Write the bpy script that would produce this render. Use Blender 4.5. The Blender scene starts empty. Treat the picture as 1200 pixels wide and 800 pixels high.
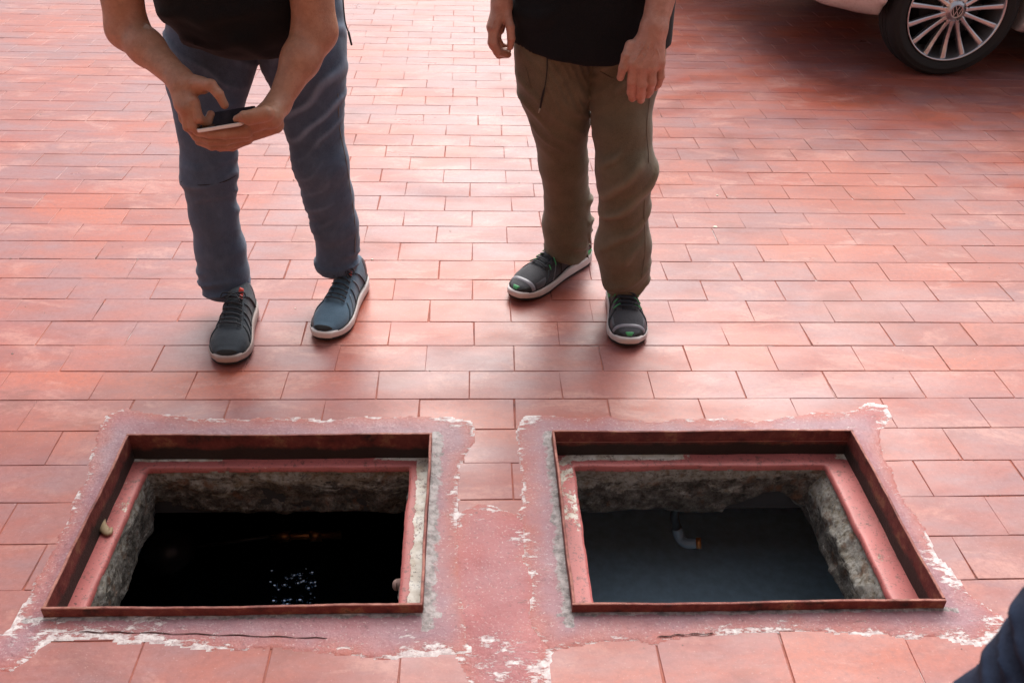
import bpy, bmesh, math, random
import numpy as np
from mathutils import Vector, Matrix
random.seed(7)
RNG = np.random.default_rng(7)
S = bpy.context.scene
COL = S.collection

# ------------------------------------------------------------------ camera
CAM_H, FPX, PITCH, YAW, ROLL = 1.45, 1072.6, 0.58472, 0.05403, 0.03038
_cp, _sp = math.cos(PITCH), math.sin(PITCH)
CF = np.array([math.sin(YAW)*_cp, math.cos(YAW)*_cp, -_sp])
_R = np.array([math.cos(YAW), -math.sin(YAW), 0.0])
_U = np.cross(_R, CF)
CR = math.cos(ROLL)*_R + math.sin(ROLL)*_U
CU = -math.sin(ROLL)*_R + math.cos(ROLL)*_U
cam_d = bpy.data.cameras.new("camera")
cam = bpy.data.objects.new("camera", cam_d); COL.objects.link(cam)
m = Matrix.Identity(4)
for i in range(3):
    m[i][0] = CR[i]; m[i][1] = CU[i]; m[i][2] = -CF[i]
m[2][3] = CAM_H
cam.matrix_world = m
cam_d.sensor_width = 36; cam_d.lens = FPX/1200*36
cam_d.clip_start = 0.05; cam_d.clip_end = 500
cam_d.dof.use_dof = True; cam_d.dof.focus_distance = 2.2; cam_d.dof.aperture_fstop = 14
S.camera = cam

# ------------------------------------------------------------------ light
SUN = Vector((0.17, 0.92, 1.0)).normalized()
world = bpy.data.worlds.new("World"); S.world = world; world.use_nodes = True
wn = world.node_tree; wn.nodes.clear()
sky = wn.nodes.new("ShaderNodeTexSky"); sky.sky_type = 'NISHITA'; sky.sun_disc = False
sky.sun_elevation = math.asin(SUN.z); sky.sun_rotation = math.atan2(SUN.x, SUN.y)
sky.air_density = 1.0; sky.dust_density = 4.0; sky.ozone_density = 1.0
hs = wn.nodes.new("ShaderNodeHueSaturation"); hs.inputs['Saturation'].default_value = 0.35
bg = wn.nodes.new("ShaderNodeBackground"); bg.inputs['Strength'].default_value = 0.10
wo = wn.nodes.new("ShaderNodeOutputWorld")
wn.links.new(sky.outputs[0], hs.inputs['Color']); wn.links.new(hs.outputs[0], bg.inputs[0]); wn.links.new(bg.outputs[0], wo.inputs[0])
sl = bpy.data.lights.new("sun", 'SUN'); sl.energy = 2.1; sl.angle = math.radians(50); sl.color = (1.0, 0.97, 0.93)
so = bpy.data.objects.new("sun", sl); COL.objects.link(so)
so.rotation_euler = SUN.to_track_quat('Z', 'Y').to_euler()
so.location = (0, 6, 8)
S.view_settings.view_transform = 'Standard'; S.view_settings.look = 'None'
S.view_settings.exposure = 1.02; S.view_settings.gamma = 1.0

# ------------------------------------------------------------------ measuring helpers (pixel of the photo -> point of the place)
def ray(px, py): return CF*FPX + CR*(px-600) - CU*(py-400)
def gp(px, py, z=0.0):
    d = ray(px, py); t = (z-CAM_H)/d[2]; return np.array([d[0]*t, d[1]*t, z])
def at(px, py, Y):
    d = ray(px, py); t = Y/d[1]; return np.array([d[0]*t, Y, CAM_H+d[2]*t])
def proj(p):
    v = np.asarray(p, float)-np.array([0, 0, CAM_H]); z = v@CF
    return 600+FPX*(v@CR)/z, 400-FPX*(v@CU)/z, z
def pxm(p): return FPX/proj(p)[2]        # pixels per metre there

# ------------------------------------------------------------------ object helpers
def tag(o, label=None, cat=None, group=None, kind=None):
    if label: o["label"] = label
    if cat: o["category"] = cat
    if group: o["group"] = group
    if kind: o["kind"] = kind
    return o
def empty(name, loc=(0, 0, 0), **k):
    o = bpy.data.objects.new(name, None); COL.objects.link(o); o.location = loc; o.empty_display_size = 0.1
    return tag(o, **k)
def mesh(name, V, Fc, mat, parent=None, smooth=True, attrs=None, **k):
    me = bpy.data.meshes.new(name)
    me.from_pydata([tuple(map(float, v)) for v in V], [], [tuple(int(i) for i in f) for f in Fc])
    if attrs:
        for an, av in attrs.items():
            a = me.attributes.new(an, 'FLOAT', 'POINT'); a.data.foreach_set('value', np.asarray(av, dtype=np.float32))
    if smooth: me.polygons.foreach_set('use_smooth', [True]*len(me.polygons))
    me.materials.append(mat); me.update()
    o = bpy.data.objects.new(name, me); COL.objects.link(o)
    if parent is not None: setpar(o, parent)
    return tag(o, **k)
def setpar(o, p):
    # children carry world coordinates in their meshes; undo the parent's transform
    o.parent = p
    if p.parent is None: o.location = Vector(o.location) - Vector(p.location)
def fastmesh(name, V, Q, mat, parent=None, attrs=None, **k):
    me = bpy.data.meshes.new(name)
    V = np.asarray(V, np.float32); Q = np.asarray(Q, np.int32)
    me.vertices.add(len(V)); me.vertices.foreach_set('co', V.ravel())
    me.loops.add(len(Q)*4); me.loops.foreach_set('vertex_index', Q.ravel())
    me.polygons.add(len(Q)); me.polygons.foreach_set('loop_start', np.arange(len(Q), dtype=np.int32)*4)
    me.polygons.foreach_set('loop_total', np.full(len(Q), 4, np.int32))
    me.polygons.foreach_set('use_smooth', np.ones(len(Q), bool))
    if attrs:
        for an, av in attrs.items():
            a = me.attributes.new(an, 'FLOAT', 'POINT'); a.data.foreach_set('value', np.asarray(av, dtype=np.float32))
    me.update(calc_edges=True); me.validate()
    me.materials.append(mat)
    o = bpy.data.objects.new(name, me); COL.objects.link(o)
    if parent is not None: setpar(o, parent)
    return tag(o, **k)

class MB:
    """collects boxes, tubes and lathes into one mesh"""
    def __init__(s): s.V = []; s.F = []
    def add(s, V, F):
        b = len(s.V); s.V += [tuple(v) for v in V]; s.F += [tuple(i+b for i in f) for f in F]
    def box(s, lo, hi, bev=0.0, M=None):
        x0, y0, z0 = lo; x1, y1, z1 = hi
        if bev <= 0:
            V = [(x, y, z) for z in (z0, z1) for y in (y0, y1) for x in (x0, x1)]
            F = [(0, 2, 3, 1), (4, 5, 7, 6), (0, 1, 5, 4), (1, 3, 7, 5), (3, 2, 6, 7), (2, 0, 4, 6)]
        else:
            V = []; b = bev
            for (z, k) in ((z0, 0), (z0, b), (z1-b, b), (z1, 0)):
                if k == 0:
                    V += [(x0+b, y0+b, z), (x1-b, y0+b, z), (x1-b, y1-b, z), (x0+b, y1-b, z)]
                else:
                    zz = z if z > (z0+z1)/2 else z0+b
                    V += [(x0, y0, zz), (x1, y0, zz), (x1, y1, zz), (x0, y1, zz)]
            F = [(3, 2, 1, 0), (12, 13, 14, 15)]
            for l in range(3):
                for i in range(4):
                    j = (i+1) % 4; F.append((l*4+i, l*4+j, l*4+4+j, l*4+4+i))
        if M is not None: V = [tuple(M @ Vector(v)) for v in V]
        s.add(V, F); return s
    def tube(s, pts, rad, n=12, cap=True, flat=1.0):
        pts = [np.asarray(p, float) for p in pts]; N = len(pts)
        if not hasattr(rad, '__len__'): rad = [rad]*N
        V = []; F = []; up = None
        for i, p in enumerate(pts):
            t = pts[min(i+1, N-1)]-pts[max(i-1, 0)]; t = t/(np.linalg.norm(t)+1e-12)
            if up is None:
                up = np.array([0, 0, 1.0]) if abs(t[2]) < .9 else np.array([1.0, 0, 0])
            a = np.cross(t, up); a /= np.linalg.norm(a)+1e-12; b = np.cross(a, t); up = b
            for k in range(n):
                th = 2*math.pi*k/n
                V.append(p+rad[i]*(math.cos(th)*a+flat*math.sin(th)*b))
        for i in range(N-1):
            for k in range(n):
                k2 = (k+1) % n; F.append((i*n+k, i*n+k2, (i+1)*n+k2, (i+1)*n+k))
        if cap: F.append(tuple(range(n-1, -1, -1))); F.append(tuple((N-1)*n+k for k in range(n)))
        s.add(V, F); return s
    def lathe(s, prof, n=48, M=None, close=False):
        V = []; F = []
        for (r, z) in prof:
            for k in range(n):
                th = 2*math.pi*k/n; V.append((r*math.cos(th), r*math.sin(th), z))
        for i in range(len(prof)-1):
            for k in range(n):
                k2 = (k+1) % n; F.append((i*n+k, i*n+k2, (i+1)*n+k2, (i+1)*n+k))
        if M is not None: V = [tuple(M @ Vector(v)) for v in V]
        s.add(V, F); return s
    def build(s, name, mat, parent=None, smooth=False, **k): return mesh(name, s.V, s.F, mat, parent, smooth, **k)

def spline(pts, n=8):
    P = [np.asarray(p, float) for p in pts]; P = [2*P[0]-P[1]]+P+[2*P[-1]-P[-2]]; out = []
    for i in range(1, len(P)-2):
        for t in np.linspace(0, 1, n, endpoint=False):
            a, b, c, d = P[i-1:i+3]
            out.append(.5*((2*b)+(c-a)*t+(2*a-5*b+4*c-d)*t*t+(3*b-a-3*c+d)*t**3))
    out.append(P[-2]); return out

# ------------------------------------------------------------------ numpy noise
_nr = np.random.default_rng(3)
_G = _nr.random((64, 64, 64)).astype(np.float32)*2-1
def vnoise(P):
    P = np.asarray(P, np.float64); i = np.floor(P).astype(np.int64); f = P-i; f = f*f*(3-2*f)
    r = 0
    for dx in (0, 1):
        for dy in (0, 1):
            for dz in (0, 1):
                w = (f[:, 0] if dx else 1-f[:, 0])*(f[:, 1] if dy else 1-f[:, 1])*(f[:, 2] if dz else 1-f[:, 2])
                r = r+w*_G[(i[:, 0]+dx) & 63, (i[:, 1]+dy) & 63, (i[:, 2]+dz) & 63]
    return r
def fbm(P, o=4):
    r = 0; a = .5; P = np.asarray(P, float)
    for k in range(o): r = r+a*vnoise(P*(2**k)+17.3*k); a *= .5
    return r

# ------------------------------------------------------------------ signed distance shapes and surface nets
def cone(P, a, b, ra, rb):
    a = np.asarray(a, float); b = np.asarray(b, float); ba = b-a; pa = P-a
    h = np.clip(pa@ba/(ba@ba+1e-12), 0, 1)
    return np.sqrt(((pa-h[:, None]*ba)**2).sum(1))-(ra+(rb-ra)*h)
def ellip(P, c, r, M=None):
    q = P-np.asarray(c, float)
    if M is not None: q = q@np.asarray(M)        # columns of M = local axes
    r = np.asarray(r, float)
    k0 = np.sqrt(((q/r)**2).sum(1)); k1 = np.sqrt(((q/(r*r))**2).sum(1))+1e-9
    return k0*(k0-1)/k1
def smin(a, b, k):
    h = np.clip(.5+.5*(b-a)/k, 0, 1); return b*(1-h)+a*h-k*h*(1-h)
def smax(a, b, k): return -smin(-a, -b, k)
def chain(P, pts, rad, k=0.0):
    d = None
    for i in range(len(pts)-1):
        e = cone(P, pts[i], pts[i+1], rad[i], rad[i+1])
        d = e if d is None else (np.minimum(d, e) if k <= 0 else smin(d, e, k))
    return d
def polychain(P, pts, rad, k=.01): return chain(P, pts, rad, k)

def surf(sdf, lo, hi, h):
    """octree descent to cells of size h near the zero level, then naive surface nets"""
    lo = np.asarray(lo, float); hi = np.asarray(hi, float)
    L = 5; H = h*(2**L)
    n = np.ceil((hi-lo)/H).astype(int)
    g = np.stack(np.meshgrid(*[np.arange(k) for k in n], indexing='ij'), -1).reshape(-1, 3)
    for l in range(L, -1, -1):
        s = h*(2**l); c = lo+(g+.5)*s; d = sdf(c); g = g[np.abs(d) <= s*1.5+(0.008 if l > 1 else 0.002)]
        if l:
            o = np.stack(np.meshgrid([0, 1], [0, 1], [0, 1], indexing='ij'), -1).reshape(-1, 3)
            g = (g[:, None]*2+o[None]).reshape(-1, 3)
    B = 1 << 20
    enc = lambda q: (q[:, 0].astype(np.int64)*B+q[:, 1])*B+q[:, 2]
    off = np.stack(np.meshgrid([0, 1], [0, 1], [0, 1], indexing='ij'), -1).reshape(-1, 3)
    ck = enc(g); order = np.argsort(ck); g = g[order]; ck = ck[order]
    cor = (g[:, None]+off[None]).reshape(-1, 3); uk, first, inv = np.unique(enc(cor), return_index=True, return_inverse=True)
    dv = sdf(lo+cor[first]*h); D = dv[inv].reshape(-1, 8)
    ins = D < 0; act = ins.any(1) & (~ins).any(1)
    E = [(a, b) for a in range(8) for b in range(a+1, 8) if bin(a ^ b).count('1') == 1]
    acc = np.zeros((len(g), 3)); cnt = np.zeros(len(g))
    for a, b in E:
        m_ = ins[:, a] != ins[:, b]; da, db = D[:, a], D[:, b]; t = np.where(m_, da/(da-db+1e-20), 0)
        pt = off[a][None]+(off[b]-off[a])[None]*t[:, None]
        acc += np.where(m_[:, None], pt, 0); cnt += m_
    vid = -np.ones(len(g), np.int64); vid[act] = np.arange(act.sum())
    V = lo+(g[act]+acc[act]/cnt[act][:, None])*h
    Q = []
    for ax in range(3):
        b = 1 << (2-ax); m_ = ins[:, 0] != ins[:, b]
        gi = g[m_]; s0 = ins[m_, 0]
        u = np.zeros(3, int); u[(ax+1) % 3] = 1; w = np.zeros(3, int); w[(ax+2) % 3] = 1
        ids = []; ok = np.ones(len(gi), bool)
        for q in (gi, gi-u, gi-u-w, gi-w):
            k = enc(q); p = np.clip(np.searchsorted(ck, k), 0, len(ck)-1); good = (ck[p] == k) & (q >= 0).all(1)
            i_ = np.where(good, vid[p], -1); ok &= i_ >= 0; ids.append(i_)
        ids = np.stack(ids, 1); ids[~s0] = ids[~s0][:, ::-1]; Q.append(ids[ok])
    return V, np.concatenate(Q)
def nets(name, sdf, lo, hi, h, mat, parent=None, attr=None, **k):
    V, Q = surf(sdf, lo, hi, h)
    return fastmesh(name, V, Q, mat, parent, attrs=({n: f(V) for n, f in attr.items()} if attr else None), **k)

# ------------------------------------------------------------------ materials
class NT:
    def __init__(s, name):
        s.m = bpy.data.materials.new(name); s.m.use_nodes = True; s.t = s.m.node_tree; s.t.nodes.clear()
        s.out = s.n('ShaderNodeOutputMaterial'); s.b = s.n('ShaderNodeBsdfPrincipled'); s.l(s.b.outputs[0], s.out.inputs[0])
        s._geo = None
    def n(s, t, **k):
        q = s.t.nodes.new(t)
        for a, b in k.items(): setattr(q, a, b)
        return q
    def l(s, a, b): s.t.links.new(a, b)
    def pos(s, scale=(1, 1, 1), obj=False):
        if obj: src = s.n('ShaderNodeTexCoord').outputs['Object']
        else: src = s.n('ShaderNodeNewGeometry').outputs['Position']
        mp = s.n('ShaderNodeMapping'); mp.inputs['Scale'].default_value = scale; s.l(src, mp.inputs[0]); return mp.outputs[0]
    def noise(s, scale, detail=4, rough=.55, vec=None, dist=0.0):
        q = s.n('ShaderNodeTexNoise'); q.inputs['Scale'].default_value = scale; q.inputs['Detail'].default_value = detail
        q.inputs['Roughness'].default_value = rough; q.inputs['Distortion'].default_value = dist
        s.l(vec if vec is not None else s.pos(), q.inputs['Vector']); return q.outputs[0]
    def ramp(s, fac, stops, interp='LINEAR'):
        q = s.n('ShaderNodeValToRGB'); q.color_ramp.interpolation = interp; e = q.color_ramp.elements
        while len(e) < len(stops): e.new(.5)
        for i, (p, c) in enumerate(stops):
            e[i].position = p; e[i].color = (*(c if hasattr(c, '__len__') else (c, c, c)), 1)
        s.l(fac, q.inputs[0]); return q.outputs[0]
    def mix(s, fac, a, b, mode='MIX'):
        q = s.n('ShaderNodeMix', data_type='RGBA', blend_type=mode)
        for v, i in ((fac, 0), (a, 6), (b, 7)):
            if isinstance(v, (int, float)): q.inputs[i].default_value = v
            elif isinstance(v, tuple): q.inputs[i].default_value = (*v, 1)
            else: s.l(v, q.inputs[i])
        return q.outputs[2]
    def math(s, op, a, b=0.0, c=0.0, clamp=False):
        q = s.n('ShaderNodeMath', operation=op, use_clamp=clamp)
        for i, v in enumerate((a, b, c)):
            if isinstance(v, (int, float)): q.inputs[i].default_value = v
            else: s.l(v, q.inputs[i])
        return q.outputs[0]
    def attr(s, name): return s.n('ShaderNodeAttribute', attribute_name=name).outputs['Fac']
    def set(s, **k):
        for a, v in k.items():
            i = s.b.inputs[a.replace('_', ' ')]
            if isinstance(v, (int, float)): i.default_value = v
            elif isinstance(v, tuple): i.default_value = (*v, 1) if len(v) == 3 and i.type == 'RGBA' else v
            else: s.l(v, i)
        return s
    def bump(s, h, strength=.3, dist=.002, prev=None):
        q = s.n('ShaderNodeBump'); q.inputs['Strength'].default_value = strength; q.inputs['Distance'].default_value = dist
        s.l(h, q.inputs['Height'])
        if prev is not None: s.l(prev, q.inputs['Normal'])
        s.l(q.outputs[0], s.b.inputs['Normal']); return q.outputs[0]

def plain(name, col, rough=.5, metal=0.0, bumpscale=None, bs=.2, bd=.001, var=.12, spec=.5, coat=0.0, sss=0.0):
    t = NT(name); v = t.noise(9, 4)
    c = t.mix(t.ramp(v, [(.3, 0), (.7, 1)]), tuple(x*(1-var) for x in col), tuple(min(1, x*(1+var)) for x in col))
    t.set(Base_Color=c, Roughness=rough, Metallic=metal); t.b.inputs['Specular IOR Level'].default_value = spec
    t.b.inputs['Coat Weight'].default_value = coat
    if sss: t.b.inputs['Subsurface Weight'].default_value = sss; t.b.inputs['Subsurface Scale'].default_value = .006; t.b.inputs['Subsurface Radius'].default_value = (1, .35, .2)
    if bumpscale: t.bump(t.noise(bumpscale, 3), bs, bd)
    return t.m

def tile_material(name, by_attr):
    t = NT(name)
    if by_attr: rnd = t.attr('tile_random')
    else: rnd = t.n('ShaderNodeObjectInfo').outputs['Random']
    p = t.pos(); 
    base = t.ramp(rnd, [(0, (.25, .056, .040)), (.2, (.37, .082, .048)), (.4, (.29, .078, .060)), (.6, (.41, .100, .054)), (.8, (.33, .066, .043)), (1, (.26, .078, .066))])
    streak = t.noise(7, 5, .6, t.pos((.55, 1.6, 1)), .6)
    base = t.mix(t.ramp(streak, [(.38, 0), (.68, .8)]), base, (.42, .100, .055))
    # greyish mauve worn film crossing many tiles
    film = t.noise(1.35, 6, .62, t.pos((.8, 1.7, 1)), .4)
    film2 = t.noise(11, 4, .6, t.pos((.6, 1.5, 1)))
    ff = t.math('MULTIPLY', t.ramp(film, [(.38, 0), (.56, 1)]), t.ramp(film2, [(.3, .45), (.62, 1)]))
    ff = t.math('MULTIPLY', ff, .80)
    base = t.mix(ff, base, (.25, .135, .145))
    blot = t.noise(2.6, 6, .68, t.pos((1, 1.3, 1)), .8)
    base = t.mix(t.ramp(blot, [(.53, 0), (.66, .5)]), base, (.20, .055, .038))
    pale = t.noise(4.1, 6, .7, t.pos((.7, 1.5, 1)), .5)
    base = t.mix(t.ramp(pale, [(.54, 0), (.64, .6)]), base, (.46, .21, .17))
    # darker damp spots
    spots = t.n('ShaderNodeTexVoronoi'); spots.inputs['Scale'].default_value = 3.1
    wp = t.mix(.12, p, t.n('ShaderNodeTexNoise').outputs['Color']); t.l(wp, spots.inputs['Vector'])
    sm = t.math('MULTIPLY', t.ramp(spots.outputs['Distance'], [(.08, 1), (.15, 0)]), t.ramp(t.noise(1.3, 2), [(.42, 0), (.55, .65)]))
    base = t.mix(sm, base, (.20, .065, .05))
    fine = t.noise(70, 6, .75)
    base = t.mix(t.ramp(fine, [(.45, 0.0), (.7, .6)]), base, (.22, .07, .06))
    base = t.mix(t.ramp(t.noise(160, 4, .7), [(.6, 0), (.72, .5)]), base, (.5, .28, .25))
    # tiny pale flecks
    fl = t.noise(95, 2, .5); fm = t.math('MULTIPLY', t.ramp(fl, [(.76, 0), (.79, 1)]), t.ramp(t.noise(2.2, 3), [(.5, 0), (.62, 1)]))
    base = t.mix(fm, base, (.62, .5, .47))
    rough = t.ramp(t.noise(3.5, 5, .6, t.pos((.7, 1.4, 1))), [(.3, .27), (.7, .52)])
    t.set(Base_Color=base, Roughness=rough); t.b.inputs['Specular IOR Level'].default_value = .38
    b = t.bump(t.noise(26, 5, .6, t.pos((.8, 1.2, 1))), .35, .0022)
    t.bump(t.noise(190, 2), .15, .0006, b)
    return t.m

M = {}
M['tile'] = tile_material('painted_clay_tile', False)
M['tile_far'] = tile_material('painted_clay_tile_joined', True)

def grout_mat():
    t = NT('grout'); n1 = t.noise(6.5, 4); n2 = t.noise(30, 3)
    c = t.ramp(n1, [(.34, (.11, .042, .035)), (.41, (.36, .10, .065)), (.60, (.34, .13, .10)), (.68, (.50, .44, .43)), (.78, (.60, .56, .55))])
    c = t.mix(t.ramp(n2, [(.5, 0), (.7, .6)]), c, (.14, .05, .042))
    t.set(Base_Color=c, Roughness=.85); t.bump(t.noise(120, 3), .6, .001); return t.m
M['grout'] = grout_mat()

def collar_mat():
    t = NT('painted_mortar')
    dout = t.attr('dist_outer'); din = t.attr('dist_frame'); bare = t.attr('bare')
    base = t.ramp(t.noise(5, 5, .6), [(.3, (.28, .062, .060)), (.55, (.36, .092, .090)), (.75, (.40, .115, .095))])
    mv = t.math('ADD', t.ramp(din, [(.0, .85), (.07, .75), (.12, .15)]), t.math('MULTIPLY', t.math('SUBTRACT', t.noise(6, 5, .65), .5), 1.5), clamp=True)
    base = t.mix(t.math('MULTIPLY', mv, .8), base, (.255, .155, .185))
    tl = t.ramp(t.math('ADD', dout, t.math('MULTIPLY', t.math('SUBTRACT', t.noise(9, 5, .65), .5), .09)), [(.0, .85), (.05, 0)])
    base = t.mix(tl, base, (.36, .085, .055))
    # bare cement beside the steel
    nb = t.math('ADD', bare, t.math('MULTIPLY', t.math('SUBTRACT', t.noise(30, 7, .75), .5), 2.0))
    base = t.mix(t.ramp(nb, [(.45, 0), (.6, 1)]), base, t.ramp(t.noise(70, 3), [(.35, (.13, .105, .10)), (.62, (.36, .31, .30))]))
    # chipped white undercoat: thick along the outer edge, scattered elsewhere
    edge = t.ramp(dout, [(0, .9), (.008, .8), (.022, .25), (.05, 0)])
    n = t.noise(55, 9, .8, t.pos((.5, 1.3, 1)), .3); n3 = t.noise(4.2, 3)
    a = t.math('ADD', n, t.math('MULTIPLY', edge, .19)); a = t.math('ADD', a, t.math('MULTIPLY', t.math('SUBTRACT', n3, .5), .55))
    a = t.math('ADD', a, t.math('MULTIPLY', t.attr('chips'), .13))
    chip = t.ramp(a, [(.655, 0), (.69, .85)])
    base = t.mix(chip, base, t.ramp(t.noise(80, 4), [(.35, (.48, .40, .40)), (.6, (.72, .68, .66))]))
    gr = t.ramp(t.noise(170, 4, .7), [(.58, 0), (.68, .7)]); base = t.mix(gr, base, (.52, .37, .36)); gd = t.ramp(t.noise(120, 5, .75, t.pos((1, 1, 1.1))), [(.33, .75), (.42, 0)]); base = t.mix(gd, base, (.13, .055, .06))
    dk = t.ramp(t.noise(14, 6, .7, t.pos((.5, 2.5, 1))), [(.64, 0), (.7, .7)]); base = t.mix(t.math('MULTIPLY', dk, t.math('SUBTRACT', 1, chip)), base, (.13, .06, .06))
    t.set(Base_Color=base, Roughness=t.ramp(t.noise(8, 4), [(.3, .36), (.7, .6)]))
    b = t.bump(t.noise(45, 7, .7), .8, .004); t.bump(chip, .5, -.001, b)
    return t.m
M['collar'] = collar_mat()

def rust_mat():
    t = NT('rusty_painted_steel')
    c = t.ramp(t.noise(16, 6, .7), [(.34, (.035, .012, .010)), (.46, (.15, .026, .022)), (.56, (.20, .045, .036)), (.64, (.30, .13, .07)), (.7, (.10, .045, .028))])
    c = t.mix(t.ramp(t.noise(60, 4, .7), [(.55, 0), (.7, .7)]), c, (.26, .085, .055))
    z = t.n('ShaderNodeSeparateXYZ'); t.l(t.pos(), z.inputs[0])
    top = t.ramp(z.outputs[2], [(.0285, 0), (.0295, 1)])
    c = t.mix(t.math('MULTIPLY', top, t.ramp(t.noise(45, 4), [(.35, .2), (.6, .85)])), c, (.50, .22, .17))  # paler top edge paints the light caught along the frame
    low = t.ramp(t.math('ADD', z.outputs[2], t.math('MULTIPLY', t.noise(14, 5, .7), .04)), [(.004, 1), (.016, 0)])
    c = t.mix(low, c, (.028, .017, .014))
    t.set(Base_Color=c, Roughness=.6, Metallic=.15); t.bump(t.noise(60, 8, .8), 1.0, .004); return t.m
M['rust'] = rust_mat()

def ledge_mat(name, peel, base=(.46, .125, .115)):
    t = NT(name)
    c = t.ramp(t.noise(12, 5), [(.3, tuple(x*.85 for x in base)), (.7, tuple(x*1.1 for x in base))])
    pk = t.math('ADD', t.noise(14, 8, .74, dist=.3), t.math('MULTIPLY', t.attr('peel'), peel))
    ch = t.ramp(pk, [(.655, 0), (.68, 1)])
    c = t.mix(ch, c, t.ramp(t.noise(30, 4), [(.35, (.45, .36, .27)), (.65, (.72, .67, .60))]))
    rs = t.ramp(t.noise(48, 7, .8), [(.54, 0), (.62, .85)]); c = t.mix(rs, c, (.15, .06, .05)); c = t.mix(t.ramp(t.noise(150, 3, .7), [(.6, 0), (.68, .8)]), c, (.06, .03, .027))
    t.set(Base_Color=c, Roughness=.5); b = t.bump(t.noise(40, 5, .6), .5, .002); t.bump(ch, .5, -.001, b); return t.m
M['ledge'] = ledge_mat('pink_painted_rebate', .35)

def concrete_mat():
    t = NT('rough_shaft_concrete')
    v = t.n('ShaderNodeTexVoronoi'); v.inputs['Scale'].default_value = 95; t.l(t.pos(), v.inputs['Vector'])
    lime = t.attr('lime')
    c = t.ramp(t.noise(30, 9, .78), [(.34, (.02, .017, .015)), (.46, (.10, .085, .07)), (.56, (.22, .195, .17)), (.68, (.42, .39, .35))])
    st = t.math('ADD', t.noise(16, 8, .75, t.pos((.7, .7, 2.0)), .6), t.math('MULTIPLY', lime, .42))
    c = t.mix(t.ramp(st, [(.58, 0), (.66, .9)]), c, t.ramp(t.noise(60, 5, .7), [(.35, (.30, .25, .18)), (.6, (.56, .53, .48))]))
    c = t.mix(t.ramp(t.math('ADD', t.noise(22, 5), t.math('MULTIPLY', lime, .06)), [(.58, 0), (.7, .7)]), c, (.24, .11, .055))
    c = t.mix(t.ramp(v.outputs['Distance'], [(.0, .75), (.3, 0)]), c, (.02, .017, .014))
    t.set(Base_Color=c, Roughness=.95); b = t.bump(t.noise(60, 9, .8), 1.0, .012); t.bump(v.outputs['Distance'], .7, .006, b); return t.m
M['concrete'] = concrete_mat()
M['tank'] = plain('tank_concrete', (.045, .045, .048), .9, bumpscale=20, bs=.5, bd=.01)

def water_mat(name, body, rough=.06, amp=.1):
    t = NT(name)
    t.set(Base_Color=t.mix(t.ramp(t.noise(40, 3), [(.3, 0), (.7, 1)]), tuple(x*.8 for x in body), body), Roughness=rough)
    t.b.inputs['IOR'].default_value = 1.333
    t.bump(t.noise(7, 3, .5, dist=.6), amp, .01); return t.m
M['water_murky'] = water_mat('murky_blue_water', (.48, .66, .78), .08, .05)
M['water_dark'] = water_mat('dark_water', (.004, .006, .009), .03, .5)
M['brass'] = plain('aged_brass', (.34, .17, .07), .4, .8, 60)
M['pvc'] = plain('wet_grey_pipe', (.26, .32, .38), .25)
M['float'] = plain('dark_plastic_float', (.035, .03, .03), .35)
M['chip'] = plain('plaster_chip', (.72, .66, .55), .8, bumpscale=90)
M['clay'] = plain('tan_putty', (.34, .24, .14), .7, bumpscale=80, bs=.6)

def skin_mat(name, col):
    t = NT(name)
    c = t.mix(t.ramp(t.noise(14, 4), [(.35, 0), (.7, .7)]), col, (col[0]*1.12, col[1]*.86, col[2]*.8))
    c = t.mix(t.ramp(t.noise(70, 3, .6), [(.5, 0), (.75, .35)]), c, tuple(x*.7 for x in col))
    vo = t.n('ShaderNodeTexVoronoi'); vo.feature = 'DISTANCE_TO_EDGE'; vo.inputs['Scale'].default_value = 260; t.l(t.pos((1, 1, .7)), vo.inputs['Vector'])
    blot = t.ramp(t.noise(34, 6, .75), [(.44, 0), (.58, .75)]); c = t.mix(blot, c, (col[0]*1.25, col[1]*1.25, col[2]*1.3))
    c = t.mix(t.ramp(t.noise(300, 2), [(.66, 0), (.72, .4)]), c, tuple(x*.4 for x in col))
    t.set(Base_Color=c, Roughness=t.ramp(t.noise(40, 3), [(.3, .38), (.7, .52)]))
    t.b.inputs['Subsurface Weight'].default_value = .05; t.b.inputs['Subsurface Scale'].default_value = .006; t.b.inputs['Subsurface Radius'].default_value = (1, .35, .2)
    b = t.bump(t.noise(90, 5, .7, t.pos((1, 1, 1.6))), .5, .003); t.bump(vo.outputs['Distance'], .35, .0012, b); return t.m
M['skin_a'] = skin_mat('tanned_skin', (.36, .185, .115))
M['skin_b'] = skin_mat('weathered_skin', (.42, .225, .165))
M['nail'] = plain('nail', (.55, .33, .27), .3)
M['hair'] = plain('dark_hair', (.025, .018, .014), .6, bumpscale=160, bs=.8, bd=.003)
M['hair_grey'] = plain('grey_hair', (.22, .21, .20), .6, bumpscale=160, bs=.8, bd=.003)
M['eye'] = plain('eye_white', (.7, .68, .65), .2, var=.02)
M['iris'] = plain('iris', (.04, .02, .01), .2)
M['lip'] = plain('lip', (.35, .12, .10), .4)

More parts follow.
